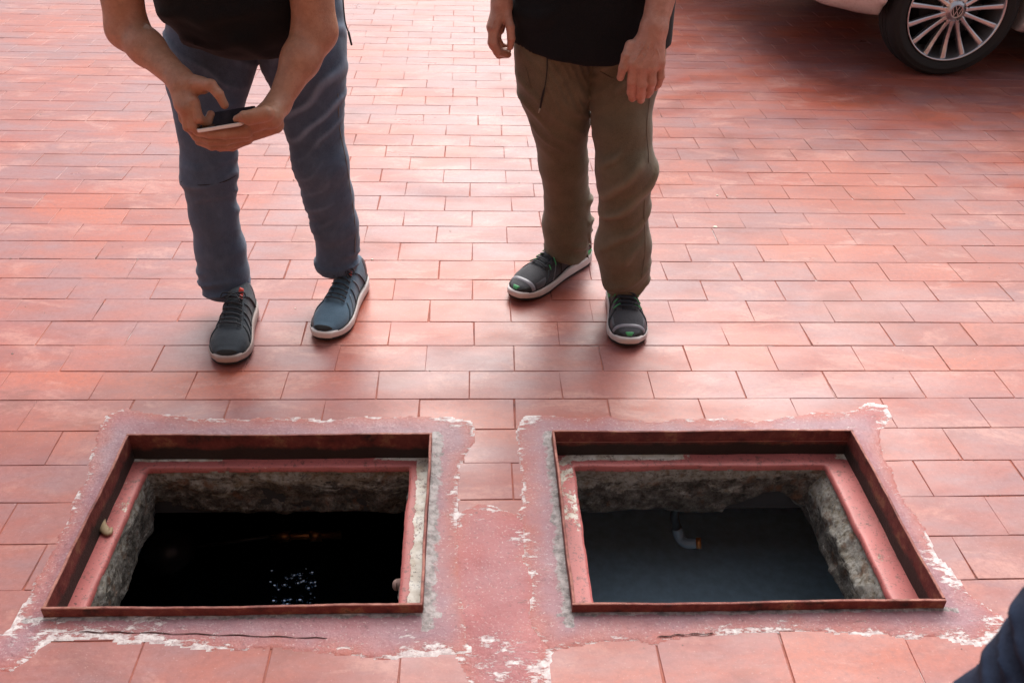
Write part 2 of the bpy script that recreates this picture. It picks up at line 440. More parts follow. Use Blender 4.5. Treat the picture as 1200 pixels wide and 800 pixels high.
def cloth(name, col, rough=.9, weave=900, bs=.3, fade=None, amt=1.0, sheen=.2):
    t = NT(name)
    c = t.mix(t.ramp(t.noise(9, 6, .68), [(.38, 0), (.62, 1)]), tuple(x*.82 for x in col), tuple(x*1.18 for x in col))
    if fade:
        f = t.math('MULTIPLY', t.math('ADD', t.attr('ridge'), t.math('MULTIPLY', t.math('SUBTRACT', t.noise(35, 5, .7, t.pos((1, 1, .6))), .5), .8), clamp=True), amt)
        c = t.mix(f, c, fade)
    g = t.noise(weave, 2, .5, t.pos((1, 1, .35))); c = t.mix(t.ramp(g, [(.35, 0), (.65, .35)]), c, tuple(min(1, x*1.9+.01) for x in col))
    t.set(Base_Color=c, Roughness=rough); t.b.inputs['Specular IOR Level'].default_value = .25
    t.b.inputs['Sheen Weight'].default_value = sheen; t.b.inputs['Sheen Roughness'].default_value = .5
    b = t.bump(t.noise(38, 5, .6), .35, .004); t.bump(g, bs, .0006, b); return t.m
M['denim'] = cloth('worn_blue_denim', (.055, .086, .138), .92, 900, .5, (.30, .41, .56), .6)
M['khaki'] = cloth('olive_khaki_twill', (.110, .088, .056), .85, 800, .3, (.26, .225, .16), .6)
M['black_shirt'] = cloth('black_jersey', (.0040, .0048, .0065), .95, 900, .2, sheen=.05)
M['navy'] = cloth('navy_fabric', (.004, .008, .021), .95, 900, .35, (.016, .032, .070), .7, sheen=0.0)
M['thread'] = plain('seam_thread', (.16, .15, .14), .8)
M['khaki_thread'] = plain('khaki_seam', (.13, .10, .07), .8)
M['strap'] = plain('black_strap', (.01, .009, .010), .8)
M['cord_tip'] = plain('cord_tip', (.3, .28, .22), .5)
M['knit_blue'] = cloth('blue_grey_knit', (.065, .115, .165), .85, 1500, .6)
M['knit_shaded'] = cloth('shaded_blue_knit', (.028, .038, .050), .85, 1500, .6)  # shaded copy of the blue grey knit, darkened in its colour
M['mesh_grey'] = cloth('dark_grey_mesh', (.035, .035, .042), .8, 1400, .7)
M['lace'] = plain('dark_lace', (.018, .020, .028), .8)
M['sole_white'] = plain('midsole_foam', (.62, .57, .56), .6, bumpscale=60)
M['sole_shaded'] = plain('shaded_midsole_foam', (.42, .34, .32), .65, bumpscale=60)  # midsole foam with the shade put into its colour
M['sole_black'] = plain('outsole_rubber', (.012, .011, .012), .7)
M['red'] = plain('coral_tab', (.62, .06, .04), .6)
M['green'] = plain('bright_green_trim', (.06, .33, .12), .5)
M['silver_film'] = plain('grey_overlay', (.075, .072, .085), .4)
M['phone_body'] = plain('phone_silver', (.75, .76, .78), .25, .3, var=.03)
M['phone_glass'] = plain('phone_glass', (.006, .006, .008), .06, var=.02)
M['phone_case'] = plain('phone_case', (.02, .02, .022), .5)

# ------------------------------------------------------------------ the hatches' footprint (metres)
HL = dict(x0=-.824, x1=-.094, y0=1.211, y1=1.740)
HR = dict(x0=.200, x1=.951, y0=1.206, y1=1.748)
FT = .030          # top of the steel frames
LZ = -.045         # rebate level

# ------------------------------------------------------------------ ground
def ground():
    xs = [-60, -6, HL['x0'], HL['x1'], HR['x0'], HR['x1'], 6, 60]; ys = [-60, -3, HL['y0'], HL['y1'], 9, 60]
    # two hatches differ by a few mm in y: use common grid lines a little inside both frames
    ys[2] = 1.212; ys[3] = 1.739
    V = [(x, y, -.0019) for y in ys for x in xs]; F = []; n = len(xs)
    for j in range(len(ys)-1):
        for i in range(n-1):
            if j == 2 and i in (2, 4): continue
            F.append((j*n+i, j*n+i+1, (j+1)*n+i+1, (j+1)*n+i))
    mesh('ground', V, F, M['grout'], smooth=False, kind='structure')
ground()

# ------------------------------------------------------------------ unseen building behind the viewer, wall behind the car, added for shade
def shade_building():
    pl = plain('ochre_plaster', (.42, .27, .17), .9, bumpscale=25, bs=.5, bd=.004, var=.08); wood = plain('dark_wood', (.06, .03, .018), .6, bumpscale=60)
    t = empty('shade_building', (0, -1.3, 0), label='unseen shade building added behind the viewer, porch roof on timber posts', cat='shade_building')  # out of view, added only to shade the scene from behind
    x0, x1, y0, y1, h = -7.0, 7.0, -5.3, -1.3, 4.2
    b = MB(); b.box((x0, y0, 0), (x1, y0+.25, h)); b.box((x0, y0+.25, 0), (x0+.25, y1, h)); b.box((x1-.25, y0+.25, 0), (x1, y1, h))
    ops = [(-4.9, -3.7, .9, 2.1), (-1.6, -.6, 0, 2.15), (1.4, 2.6, .9, 2.1), (4.4, 5.4, 0, 2.15)]; x = x0+.25
    for (a, c, za, zb) in ops:
        b.box((x, y1-.25, 0), (a, y1, h)); b.box((a, y1-.25, zb), (c, y1, h))
        if za > 0: b.box((a, y1-.25, 0), (c, y1, za))
        x = c
    b.box((x, y1-.25, 0), (x1-.25, y1, h)); b.build('wall', pl, t)
    for (a, c, za, zb) in ops:
        if za > 0:
            w = MB(); w.box((a, y1-.14, za), (a+.06, y1-.08, zb)).box((c-.06, y1-.14, za), (c, y1-.08, zb)).box((a+.06, y1-.14, zb-.06), (c-.06, y1-.08, zb)).box((a+.06, y1-.14, za), (c-.06, y1-.08, za+.06)).box(((a+c)/2-.02, y1-.135, za+.06), ((a+c)/2+.02, y1-.085, zb-.06))
            f_ = w.build('window', wood, t); MB().box((a+.02, y1-.118, za+.02), (c-.02, y1-.112, zb-.02)).build('pane', plain('pane', (.02, .025, .03), .05), f_)
        else:
            d = MB().box((a, y1-.16, 0), (c, y1-.10, zb), .004).box((a+.12, y1-.10, .2), (c-.12, y1-.085, 1.0), .004).box((a+.12, y1-.10, 1.15), (c-.12, y1-.085, 2.0), .004).build('door', wood, t)
            MB().tube([(c-.09, y1-.10, 1.0), (c-.09, y1-.04, 1.0), (c-.19, y1-.04, 1.0)], .009, 8).build('handle', plain('handle_brass', (.4, .25, .1), .3, .9), d)
    MB().box((x0-.1, y0-.1, h), (x1+.1, y1+.15, h+.18)).build('roof', pl, t)
    r = MB(); r.box((x0, y1+.16, 2.85), (x1, -.25, 2.95)); r.build('shade_roof', wood, t)
    for k in range(9):
        xx = x0+.3+k*1.675; MB().box((xx-.05, y1+.165, 2.70), (xx+.05, -.30, 2.845)).build('rafter', wood, t)
    for xx in (-6.5, -3.4, 3.4, 6.5): MB().box((xx-.07, -.46, 0), (xx+.07, -.32, 2.695), .01).build('post', wood, t)
    w = empty('shade_wall', (5, 7.4, 0), label='unseen rendered wall added behind the parked car to deepen the shade', cat='wall')  # added out of view to darken the paving round the car
    MB().box((1.1, 7.3, 0), (9, 7.55, 2.6)).build('wall', pl, w); MB().box((1.06, 7.25, 2.6), (9.04, 7.60, 2.70), .01).build('coping', plain('coping', (.4, .37, .34), .9, bumpscale=30), w)
shade_building()

# ------------------------------------------------------------------ tiles
ROWD = 0.125755; ROWY0 = 1.914832; TW = .2445; GAP = .0016
PH = {-7: .45, -6: .9, -5: .33, -4: .86, -3: .39, -2: .9, -1: .45, 0: .96, 1: .48, 2: .04, 3: .48, 4: .02, 5: .57, 6: .02, 7: .5, 8: .02, 9: .6, 10: .96, 11: .55,
      12: .97, 13: .55, 14: .96, 15: .54, 16: .13, 17: .58, 18: .12, 19: .63, 20: .1, 21: .6, 22: .1, 23: .6}
pavement = empty('pavement', (0, 0, 0), kind='structure', label='red painted clay tile paving laid in a running bond')
def tile_verts(w, d, rs, b=.0011, h=.008):
    j = lambda a: rs.uniform(-a, a)
    cx = [(-w/2, -d/2), (w/2, -d/2), (w/2, d/2), (-w/2, d/2)]
    # irregular outline: corners nudged, one point in each long side
    cn = [(x+j(.0020), y+j(.0013)) for x, y in cx]
    ou = [cn[0], ((cn[0][0]+cn[1][0])/2+j(.03), (cn[0][1]+cn[1][1])/2+j(.0007)), cn[1], cn[2], ((cn[2][0]+cn[3][0])/2+j(.03), (cn[2][1]+cn[3][1])/2+j(.0007)), cn[3]]
    V = [(x, y, -h) for x, y in ou]+[(x, y, -b*.8) for x, y in ou]
    for x, y in ou:
        sx = -1 if x > w*.3 else (1 if x < -w*.3 else 0); sy = -1 if y > 0 else 1
        V.append((x+sx*b, y+sy*b, 0.0))
    F = []
    for l in (0, 6):
        for i in range(6): F.append((l+i, l+(i+1) % 6, l+6+(i+1) % 6, l+6+i))
    F.append((12, 13, 14, 15, 16, 17))
    return V, F
rs = random.Random(5)
VAR = []
for k in range(12):
    V, F_ = tile_verts(TW-GAP, ROWD-GAP, rs); me = bpy.data.meshes.new('tile'); me.from_pydata(V, [], F_); me.materials.append(M['tile']); VAR.append(me)
rects = []
for r in range(-16, 62):
    y0 = ROWY0+r*ROWD; ph = PH.get(r, (.05 if r % 2 == 0 else .55)+rs.uniform(-.05, .05))
    xo = ph*.2515
    for c in range(-24, 25):
        x0 = xo+c*TW
        if -5.6 < x0 < 5.6: rects.append([x0+GAP/2, y0+GAP/2, x0+TW-GAP/2, y0+ROWD-GAP/2, False])
def cut(rc, h):
    x0, y0, x1, y1, f = rc; g = .001
    if x1 <= h['x0'] or x0 >= h['x1'] or y1 <= h['y0'] or y0 >= h['y1']: return rc
    cand = [(x0, y0, min(x1, h['x0']-g), y1), (max(x0, h['x1']+g), y0, x1, y1), (x0, y0, x1, min(y1, h['y0']-g)), (x0, max(y0, h['y1']+g), x1, y1)]
    best = max(cand, key=lambda q: max(0, q[2]-q[0])*max(0, q[3]-q[1]))
    if best[2]-best[0] < .012 or best[3]-best[1] < .008: return None
    return [*best, True]
tiles = []
for rc in rects:
    for h in (HL, HR):
        if rc is not None: rc = cut(rc, h)
    if rc is not None: tiles.append(rc)
def area_px(rc):
    q = []
    for x, y in ((rc[0], rc[1]), (rc[2], rc[1]), (rc[2], rc[3]), (rc[0], rc[3])):
        u, v, z = proj((x, y, 0))
        if z < .2: return 0
        q.append((min(max(u, 0), 1200), min(max(v, 0), 800)))
    return abs(sum(q[i][0]*q[(i+1) % 4][1]-q[(i+1) % 4][0]*q[i][1] for i in range(4)))/2
tiles.sort(key=area_px, reverse=True)
farV = []; farF = []; farR = []
for k, rc in enumerate(tiles):
    x0, y0, x1, y1, cutd = rc; cx, cy = (x0+x1)/2, (y0+y1)/2
    cl_ = lambda v, a: max(-a, min(a, v)); tz = cl_(rs.gauss(0, .0003), .0004); rx, ry = cl_(rs.gauss(0, .003), .005), cl_(rs.gauss(0, .0022), .0035); rz = rs.gauss(0, .0020)
    if k < 296:
        if cutd:
            V, F_ = tile_verts(x1-x0, y1-y0, rs); me = bpy.data.meshes.new('tile'); me.from_pydata(V, [], F_); me.materials.append(M['tile'])
            tz = rx = ry = 0
        else: me = VAR[rs.randrange(12)]
        o = bpy.data.objects.new('tile', me); o.location = (cx, cy, tz); o.rotation_euler = (rx, ry, rz); o.scale.x = 1 if cutd else 1-rs.random()**2*.008; o.parent = pavement; COL.objects.link(o)
    else:
        V, F_ = tile_verts(x1-x0, y1-y0, rs); b = len(farV); q = rs.random()
        for (x, y, z) in V: farV.append((cx+x, cy+y, z+tz+x*ry+y*rx)); farR.append(q)
        farF += [tuple(i+b for i in f) for f in F_]
mesh('tile_field', farV, farF, M['tile_far'], pavement, smooth=False, attrs={'tile_random': farR}, kind='stuff')

# ------------------------------------------------------------------ painted mortar collars
def poly_sd(P, poly):
    P = np.asarray(P); n = len(poly); d = np.full(len(P), 1e9); s = np.ones(len(P))
    for i in range(n):
        a = np.asarray(poly[i]); b = np.asarray(poly[i-1]); e = b-a; w = P-a
        t = np.clip(w@e/(e@e+1e-12), 0, 1); d = np.minimum(d, ((w-t[:, None]*e)**2).sum(1))
        c1 = P[:, 1] >= a[1]; c2 = P[:, 1] < b[1]; c3 = e[0]*w[:, 1] > e[1]*w[:, 0]
        flip = (c1 & c2 & c3) | (~c1 & ~c2 & ~c3); s = np.where(flip, -s, s)
    return s*np.sqrt(d)
def rect_out(P, h, e=0):   # distance outside a rectangle (negative inside)
    dx = np.maximum(h['x0']-P[:, 0], P[:, 0]-h['x1']); dy = np.maximum(h['y0']-P[:, 1], P[:, 1]-h['y1'])
    return np.where((dx > 0) & (dy > 0), np.hypot(dx, dy), np.maximum(dx, dy))-e
def collar(parent, outline, h, bare_side, bare_w, name='mortar_collar', seed=0, chips=None, base=0.0):
    poly = [gp(*p)[:2] for p in outline]; A = np.array(poly); s = .005
    lo = A.min(0)-.03; hi = A.max(0)+.03; nx, ny = np.ceil((hi-lo)/s).astype(int)
    gx, gy = np.meshgrid(lo[0]+np.arange(nx+1)*s, lo[1]+np.arange(ny+1)*s, indexing='ij'); P = np.stack([gx.ravel(), gy.ravel()], 1)
    P3 = np.c_[P, np.full(len(P), seed*3.1)]
    sd = poly_sd(P, poly)+fbm(P3*11, 4)*.022+fbm(P3*60, 3)*.007
    dr = rect_out(P, h)
    keepv = (sd < 0) & (dr > -.0005)
    z = base+.0008+.0016*np.clip(-sd/.05, 0, 1)+fbm(P3*25, 4)*.0016*np.clip(-sd/.03, .15, 1)+.006*np.clip(1-dr/.03, 0, 1)
    idx = np.arange((nx+1)*(ny+1)).reshape(nx+1, ny+1)
    q = np.stack([idx[:-1, :-1], idx[1:, :-1], idx[1:, 1:], idx[:-1, 1:]], -1).reshape(-1, 4)
    # snap vertices inside the frame out to its edge
    px_, py_ = P[:, 0].copy(), P[:, 1].copy()
    inside = (dr <= 0) & (dr > -s*1.5)
    for side in range(4):
        dd = [P[:, 0]-h['x0'], h['x1']-P[:, 0], P[:, 1]-h['y0'], h['y1']-P[:, 1]][side]
        mm = inside & (dd <= s*1.5)
        if side == 0: px_[mm] = h['x0']
        if side == 1: px_[mm] = h['x1']
        if side == 2: py_[mm] = h['y0']
        if side == 3: py_[mm] = h['y1']
    ok = (sd < 0) & ((dr > 0) | inside); cells = q[ok[q].all(1)]
    # drape the outer rim to the tiles
    edge_cnt = np.zeros(len(P), int); np.add.at(edge_cnt, cells.ravel(), 1)
    rim = (edge_cnt > 0) & (edge_cnt < 4) & (dr > s*2); z[rim] = base-.0006
    bare = np.zeros(len(P))
    for sd_, w_ in zip(bare_side, bare_w):
        dd = {'r': P[:, 0]-h['x1'], 'l': h['x0']-P[:, 0], 'f': h['y0']-P[:, 1], 'b': P[:, 1]-h['y1']}[sd_]
        bare = np.maximum(bare, np.where((dd > -.003) & (dd < w_*1.3), np.clip(1.3-dd/w_, 0, 1)*.85, 0))
    bare = np.where(dr > max(bare_w)*1.2, 0, bare)
    ch = np.zeros(len(P))
    for (cx, cy, cr, ca) in (chips or []):
        c = gp(cx, cy)[:2]; ch = np.maximum(ch, ca*np.clip(1.3-np.hypot(*(P-c).T)/cr, 0, 1))
    used = np.unique(cells); mp = -np.ones(len(P), int); mp[used] = np.arange(len(used))
    V = np.c_[px_, py_, z][used]
    return fastmesh(name, V, mp[cells], M['collar'], parent, attrs={'dist_outer': (-sd)[used], 'dist_frame': dr[used], 'bare': bare[used], 'chips': ch[used]})

# ------------------------------------------------------------------ hatches
def hatch(h, hole, label, outline, bare_side, bare_w, seed, chips, notch=None, peel_right=0.0, peel_left=0.0, lime_r=False):
    cx, cy = (h['x0']+h['x1'])/2, (h['y0']+h['y1'])/2
    t = empty('access_hatch', (cx, cy, 0), label=label, cat='hatch', group='open floor hatches over the water tank')
    T = .006; x0, x1, y0, y1 = h['x0'], h['x1'], h['y0'], h['y1']
    bars = [((x0, y0), (x1, y0), 'y', 1), ((x0, y1), (x1, y1), 'y', -1), ((x0, y0+T), (x0, y1-T), 'x', 1), ((x1, y0+T), (x1, y1-T), 'x', -1)]
    for (a, b, ax, sg) in bars:     # angle iron: upright leg as a slightly wavy strip, butt-joined at the corners
        n = 60; V = []; F_ = []
        for i in range(n+1):
            f = i/n; px = a[0]+(b[0]-a[0])*f; py = a[1]+(b[1]-a[1])*f
            w = .0020*math.sin(f*9+seed)+.0008*math.sin(f*31+seed*2); zt = FT+.0012*math.sin(f*7+seed)+rs.uniform(-.0004, .0004)
            for (o_, z_) in ((0, -.06), (0, zt-.001), (.001, zt), (T-.001, zt), (T, zt-.001), (T, -.06)):
                if ax == 'y': V.append((px, py+sg*o_+w*.5, z_))
                else: V.append((px+sg*o_+w*.5, py, z_))
        for i in range(n):
            for k in range(6): F_.append((i*6+k, i*6+(k+1) % 6, (i+1)*6+(k+1) % 6, (i+1)*6+k))
        F_.append((0, 1, 2, 3, 4, 5)); F_.append(tuple(n*6+k for k in (5, 4, 3, 2, 1, 0)))
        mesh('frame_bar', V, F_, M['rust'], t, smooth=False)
    # rebate (ledge) ring: grid with a ragged inner edge
    hx0, hx1, hy0, hy1 = hole; s = .006
    ar = lambda a, b: np.linspace(a, b, max(2, int((b-a)/s)+1))
    xs = np.r_[ar(x0+T, hx0), ar(hx0, hx1)[1:], ar(hx1, x1-T)[1:]]; ys = np.r_[ar(y0+T, hy0), ar(hy0, hy1)[1:], ar(hy1, y1-T)[1:]]
    gx, gy = np.meshgrid(xs, ys, indexing='ij'); P = np.stack([gx.ravel(), gy.ravel()], 1); P3 = np.c_[P, np.full(len(P), seed+.5)]
    hh = dict(x0=hx0, x1=hx1, y0=hy0, y1=hy1); d = rect_out(P, hh)+1e-6
    idx = np.arange(len(P)).reshape(len(xs), len(ys)); q = np.stack([idx[:-1, :-1], idx[1:, :-1], idx[1:, 1:], idx[:-1, 1:]], -1).reshape(-1, 4)
    ok = d > 0; cells = q[ok[q].all(1)]
    jit = np.clip(1-np.abs(d)/.012, 0, 1)*(fbm(P3*20, 4)*.0035-.001)
    P = P+np.stack([np.sign(P[:, 0]-(hx0+hx1)/2)*(np.abs(P[:, 1]-(hy0+hy1)/2) < (hy1-hy0)/2+.004), np.sign(P[:, 1]-(hy0+hy1)/2)*(np.abs(P[:, 0]-(hx0+hx1)/2) < (hx1-hx0)/2+.004)], 1)*jit[:, None]
    z = LZ+fbm(P3*10, 3)*.003-.0015*np.clip(1-d/.010, 0, 1)**2
    # skirt: drop the ragged rim down
    used = np.unique(cells); cnt = np.zeros(len(P), int); np.add.at(cnt, cells.ravel(), 1)
    rimv = (cnt > 0) & (cnt < 4) & (rect_out(P, hh) < .02)
    V = list(map(tuple, np.c_[P, z])); F_ = [tuple(c) for c in cells]
    ed = {}
    for c in cells:
        for i in range(4):
            e = (int(c[i]), int(c[(i+1) % 4])); ed[e] = 1
    low = {}
    for (a, b) in list(ed):
        if (b, a) not in ed and rimv[a] and rimv[b]:
            for v in (a, b):
                if v not in low: low[v] = len(V); V.append((P[v][0], P[v][1], LZ-.016))
            F_.append((b, a, low[a], low[b]))
    V = np.array(V)
    pr = np.zeros(len(V)); xx = V[:, 0]; yy = V[:, 1]
    pr += .95*(yy > hy1+.022)*np.clip(.35+.9*np.sin(xx*9+seed*2.2), 0, 1)      # back strip flaking
    pr = np.maximum(pr, peel_right*np.clip((xx-hx1-.012)/.012, 0, 1)*1.6); pr = np.maximum(pr, peel_left*(xx < hx0-.002)*(yy > hy1-.22))
    mesh('rebate', V, F_, M['ledge'], t, smooth=True, attrs={'peel': pr})
    # shaft walls, each a rough displaced grid
    zb = -.215
    def wall(a, b, nrm, lab=None):
        a = np.array(a); b = np.array(b); L = np.linalg.norm(b-a); nu = int(L/.007); nv = 26
        U_, W_ = np.meshgrid(np.linspace(0, 1, nu+1), np.linspace(0, 1, nv+1), indexing='ij')
        xy = a+(b-a)*U_.reshape(-1, 1); bot = zb+.010*fbm(np.c_[xy*9, np.full(len(xy), seed)], 3)*2
        if notch and nrm[1] < 0:
            bot = bot+notch[2]*np.clip(1.25-np.abs(xy[:, 0]-notch[0])/notch[1], 0, 1)**.6
        zz = LZ-.012+(bot-LZ+.012)*W_.ravel()
        P_ = np.c_[xy, zz]; dsp = fbm(P_*np.array([14, 14, 22])+seed, 5)*.016+fbm(P_*60, 3)*.006
        dsp = dsp*np.clip(W_.ravel()*6, .25, 1)-.001
        dsp = dsp-(.02*np.clip((W_.ravel()-.85)/.15, 0, 1))
        if nrm[0] < 0 and lime_r: dsp = dsp+.030*np.clip(W_.ravel()/.38, 0, 1)**1.3-.004
        P_[:, 0] += nrm[0]*dsp; P_[:, 1] += nrm[1]*dsp
        id_ = np.arange(len(P_)).reshape(nu+1, nv+1)
        q_ = np.stack([id_[:-1, :-1], id_[1:, :-1], id_[1:, 1:], id_[:-1, 1:]], -1).reshape(-1, 4)
        # thickness: a rear sheet joined round the bottom edge
        n0 = len(P_); back = P_.copy(); back[:, 0] = P_[:, 0]-nrm[0]*.05; back[:, 1] = P_[:, 1]-nrm[1]*.05
        V_ = np.r_[P_, back]; q2 = q_[:, ::-1]+n0
        bl = id_[:, -1]; q3 = np.stack([bl[:-1], bl[1:], bl[1:]+n0, bl[:-1]+n0], 1)
        lm = np.clip(1.15-W_.ravel()*1.9, 0, 1)*(1.0 if (nrm[0] < 0 and lime_r) else .45)
        fastmesh('shaft_wall', V_, np.r_[q_, q2, q3], M['concrete'], t, attrs={'lime': np.r_[lm, lm]})
    e = .004
    wall((hx0-e, hy1), (hx1+e, hy1), (0, -1)); wall((hx0, hy0-e), (hx0, hy1+e), (1, 0)); wall((hx1, hy0-e), (hx1, hy1+e), (-1, 0)); wall((hx0-e, hy0), (hx1+e, hy0), (0, 1))
    collar(t, outline, h, bare_side, bare_w, seed=seed, chips=chips)
    return t
def crack(parent, pts, w=.0013):
    o = [gp(*p)[:2] for p in pts]; o = [np.array([q[0], q[1], .0030]) for q in o]; o = spline(o, 6)
    MB().tube([q+np.array([0, .0015*math.sin(i*1.7), 0]) for i, q in enumerate(o)], [w*(.35+.65*abs(math.sin(i*.9))) for i in range(len(o))], 5, flat=.5).build('crack', plain('crack_dirt', (.07, .03, .028), .95), parent, True)
hatchL = hatch(HL, (-.781, -.148, 1.262, 1.703), 'open left floor hatch, rusty steel frame over dark rippling water with a round float',
      [(-60, 800), (-60, 745), (10, 735), (38, 690), (66, 620), (92, 560), (112, 512), (122, 486), (150, 474), (172, 480), (230, 489), (330, 490), (440, 488), (530, 487), (558, 492), (560, 520), (545, 545), (540, 590), (538, 640), (545, 700), (560, 770), (480, 775), (380, 768), (250, 762), (150, 752), (60, 748), (20, 790)],
      ['r', 'f'], [.034, .012], 1.0, [(120, 487, .06, .8), (150, 745, .13, .9), (60, 735, .10, .8), (225, 745, .10, .7), (390, 745, .05, .5), (500, 770, .08, .8), (530, 492, .05, 1.0), (20, 690, .06, .7)], peel_right=.55, peel_left=.25)
hatchR = hatch(HR, (.254, .885, 1.262, 1.700), 'open right floor hatch, rusty steel frame over murky blue grey water',
      [(606, 500), (615, 487), (650, 484), (720, 490), (820, 492), (930, 488), (990, 480), (1012, 470), (1040, 474), (1050, 492), (1036, 505), (1040, 530), (1065, 585), (1100, 645), (1135, 695), (1180, 722), (1178, 745), (1150, 757), (1110, 750), (1000, 742), (900, 746), (780, 752), (700, 758), (640, 768), (618, 720), (612, 640), (608, 560)],
      ['l', 'f'], [.028, .010], 2.0, [(1030, 480, .06, .9), (1160, 735, .07, .9), (1130, 752, .05, .9), (625, 490, .05, .9), (1100, 650, .05, .6), (860, 752, .05, .4)], notch=(.76, .085, .055), peel_left=.45, lime_r=True)
crack(hatchL, [(93, 741), (150, 741.5), (230, 743.5), (310, 746), (383, 748.5)]); crack(hatchR, [(770, 747), (800, 744), (835, 743)], .0015)
# painted strip between the two hatches, part of the paving
hmid = dict(x0=5, x1=5.1, y0=5, y1=5.1)
collar(pavement, [(530, 600), (560, 584), (600, 596), (632, 600), (635, 640), (640, 700), (660, 748), (640, 830), (560, 830), (525, 765), (515, 700), (520, 640)], hmid, ['r'], [.001], name='painted_strip', seed=3.3,
       chips=[(610, 790, .085, 1.3), (600, 765, .06, 1.0), (575, 750, .03, .9), (603, 628, .03, 1.0), (555, 690, .03, .7), (600, 745, .02, .8)], base=-.0012)

# ------------------------------------------------------------------ tank below
def tank():
    x0, x1, y0, y1, zt, zb = -1.7, 1.8, .35, 3.4, -.20, -1.3
    b = MB(); b.box((x0-.1, y0-.1, zb-.1), (x1+.1, y1+.1, zb)); b.box((x0-.1, y0-.1, zb), (x0, y1+.1, zt-.001)); b.box((x1, y0-.1, zb), (x1+.1, y1+.1, zt-.001))
    b.box((x0, y0-.1, zb), (x1, y0, zt-.001)); b.box((x0, y1, zb), (x1, y1+.1, zt-.001)); b.box((.02, y0, zb), (.09, y1, zt-.001))
    xs = [x0, -.79, -.14, .245, .895, x1]; ys = [y0, 1.255, 1.71, y1]
    for j in range(3):
        for i in range(5):
            if j == 1 and i in (1, 3): continue
            b.box((xs[i], ys[j], zt), (xs[i+1], ys[j+1], zt+.10))
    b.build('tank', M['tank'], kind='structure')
tank()
def water(name, x0, x1, y0, y1, z, mat, amp, centre=None):
    s = .02; xs = np.arange(x0, x1+s, s); ys = np.arange(y0, y1+s, s)
    gx, gy = np.meshgrid(xs, ys, indexing='ij'); P = np.c_[gx.ravel(), gy.ravel(), np.zeros(gx.size)]
    P[:, 2] = z+fbm(P*6, 3)*amp
    if centre is not None:
        r = np.hypot(P[:, 0]-centre[0], P[:, 1]-centre[1]); P[:, 2] += .0035*np.sin(r*95)*np.exp(-r*5)
    i = np.arange(len(P)).reshape(gx.shape); q = np.stack([i[:-1, :-1], i[1:, :-1], i[1:, 1:], i[:-1, 1:]], -1).reshape(-1, 4)
    return fastmesh(name, P, q, mat, kind='structure')
ZL = -.62; ZR = -.54
drip = gp(350, 690, ZL)
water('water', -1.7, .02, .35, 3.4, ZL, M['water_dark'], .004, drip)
water('water', .09, 1.8, .35, 3.4, ZR, M['water_murky'], .0015)
# left hatch: dark float ball, brass pipe above the water, mirror beads as glints
c = gp(197, 645, -.55); nets('float_ball', lambda P: ellip(P, c, (.075, .075, .07)), c-.1, c+.1, .006, M['float'], label='dark round float ball just inside the left hatch', cat='float')
p0 = gp(232, 640, -.52); p1 = gp(318, 628, -.46); p2 = gp(400, 626, -.46)
t = empty('float_valve', tuple(p1), label='brass float valve and thin arm in the shade under the left hatch', cat='valve')
MB().tube([p0, (p0+p1)/2, p1], .005).build('arm', M['float'], t, True)
MB().tube([p1, p2], .012, 16).tube([p1+(p2-p1)*.1, p1+(p2-p1)*.28], .018, 6).tube([p1+(p2-p1)*.55, p1+(p2-p1)*.72], .019, 6).build('valve_body', M['brass'], t, True)
beads = MB()  # bluish mirror beads stand in for sky glints on the ripples
for k in range(40):
    a = rs.gauss(0, 1); b_ = rs.gauss(0, 1); q = gp(347+a*13, 680+b_*12, ZL+.001) if k < 24 else gp(rs.choice([318, 333, 356, 366, 354])+a*2, rs.choice([683, 682, 668, 696, 705])+b_*3, ZL+.001); r = rs.uniform(.003, .014)
    beads.lathe([(r*math.cos(u), r*.8*math.sin(u)) for u in np.linspace(0, math.pi/2, 5)], 10, Matrix.Translation(Vector(q)))
tb = NT('glint_mirror'); tb.set(Base_Color=(.6, .78, 1.0), Roughness=.02, Metallic=1.0)
beads.build('glint_beads', tb.m, None, True, kind='stuff', label='bright mirror beads added as light glints on dark water under the left hatch')
# rounded stub on the right wall of the left hatch
c2 = gp(465, 685, -.11); MB().tube([c2+np.array([.05, .01, 0]), c2], .013, 16).lathe([(.013*math.cos(u), .010*math.sin(u)) for u in np.linspace(0, math.pi/2, 6)], 16, Matrix.Translation(Vector(c2)) @ Matrix.Rotation(-math.pi/2, 4, 'Y')).build('pipe_stub', plain('old_pipe', (.32, .2, .17), .6, bumpscale=90), None, True, label='rounded pipe stub poking from the right wall of the left hatch', cat='pipe')
# right hatch: bent inlet pipe with an orange brass end
q = [gp(790, 606, -.31), gp(793, 618, -.36), gp(797, 630, -.39), gp(805, 636, -.395), gp(816, 636, -.39)]
t = empty('inlet_pipe', tuple(q[2]), label='wet grey bent pipe with an orange tip hanging under the right hatch', cat='pipe')
MB().tube([q[0]+np.array([0, 0, .11]), q[0], q[1]], .0125, 16).build('pipe', M['float'], t, True); MB().tube(spline(q[1:], 6), .0145, 16).build('elbow', M['pvc'], t, True)
MB().tube([q[-1], q[-1]+(q[-1]-q[-2])*.5], .0155, 16).build('pipe_end', plain('orange_brass', (.6, .22, .07), .35, .6), t, True)
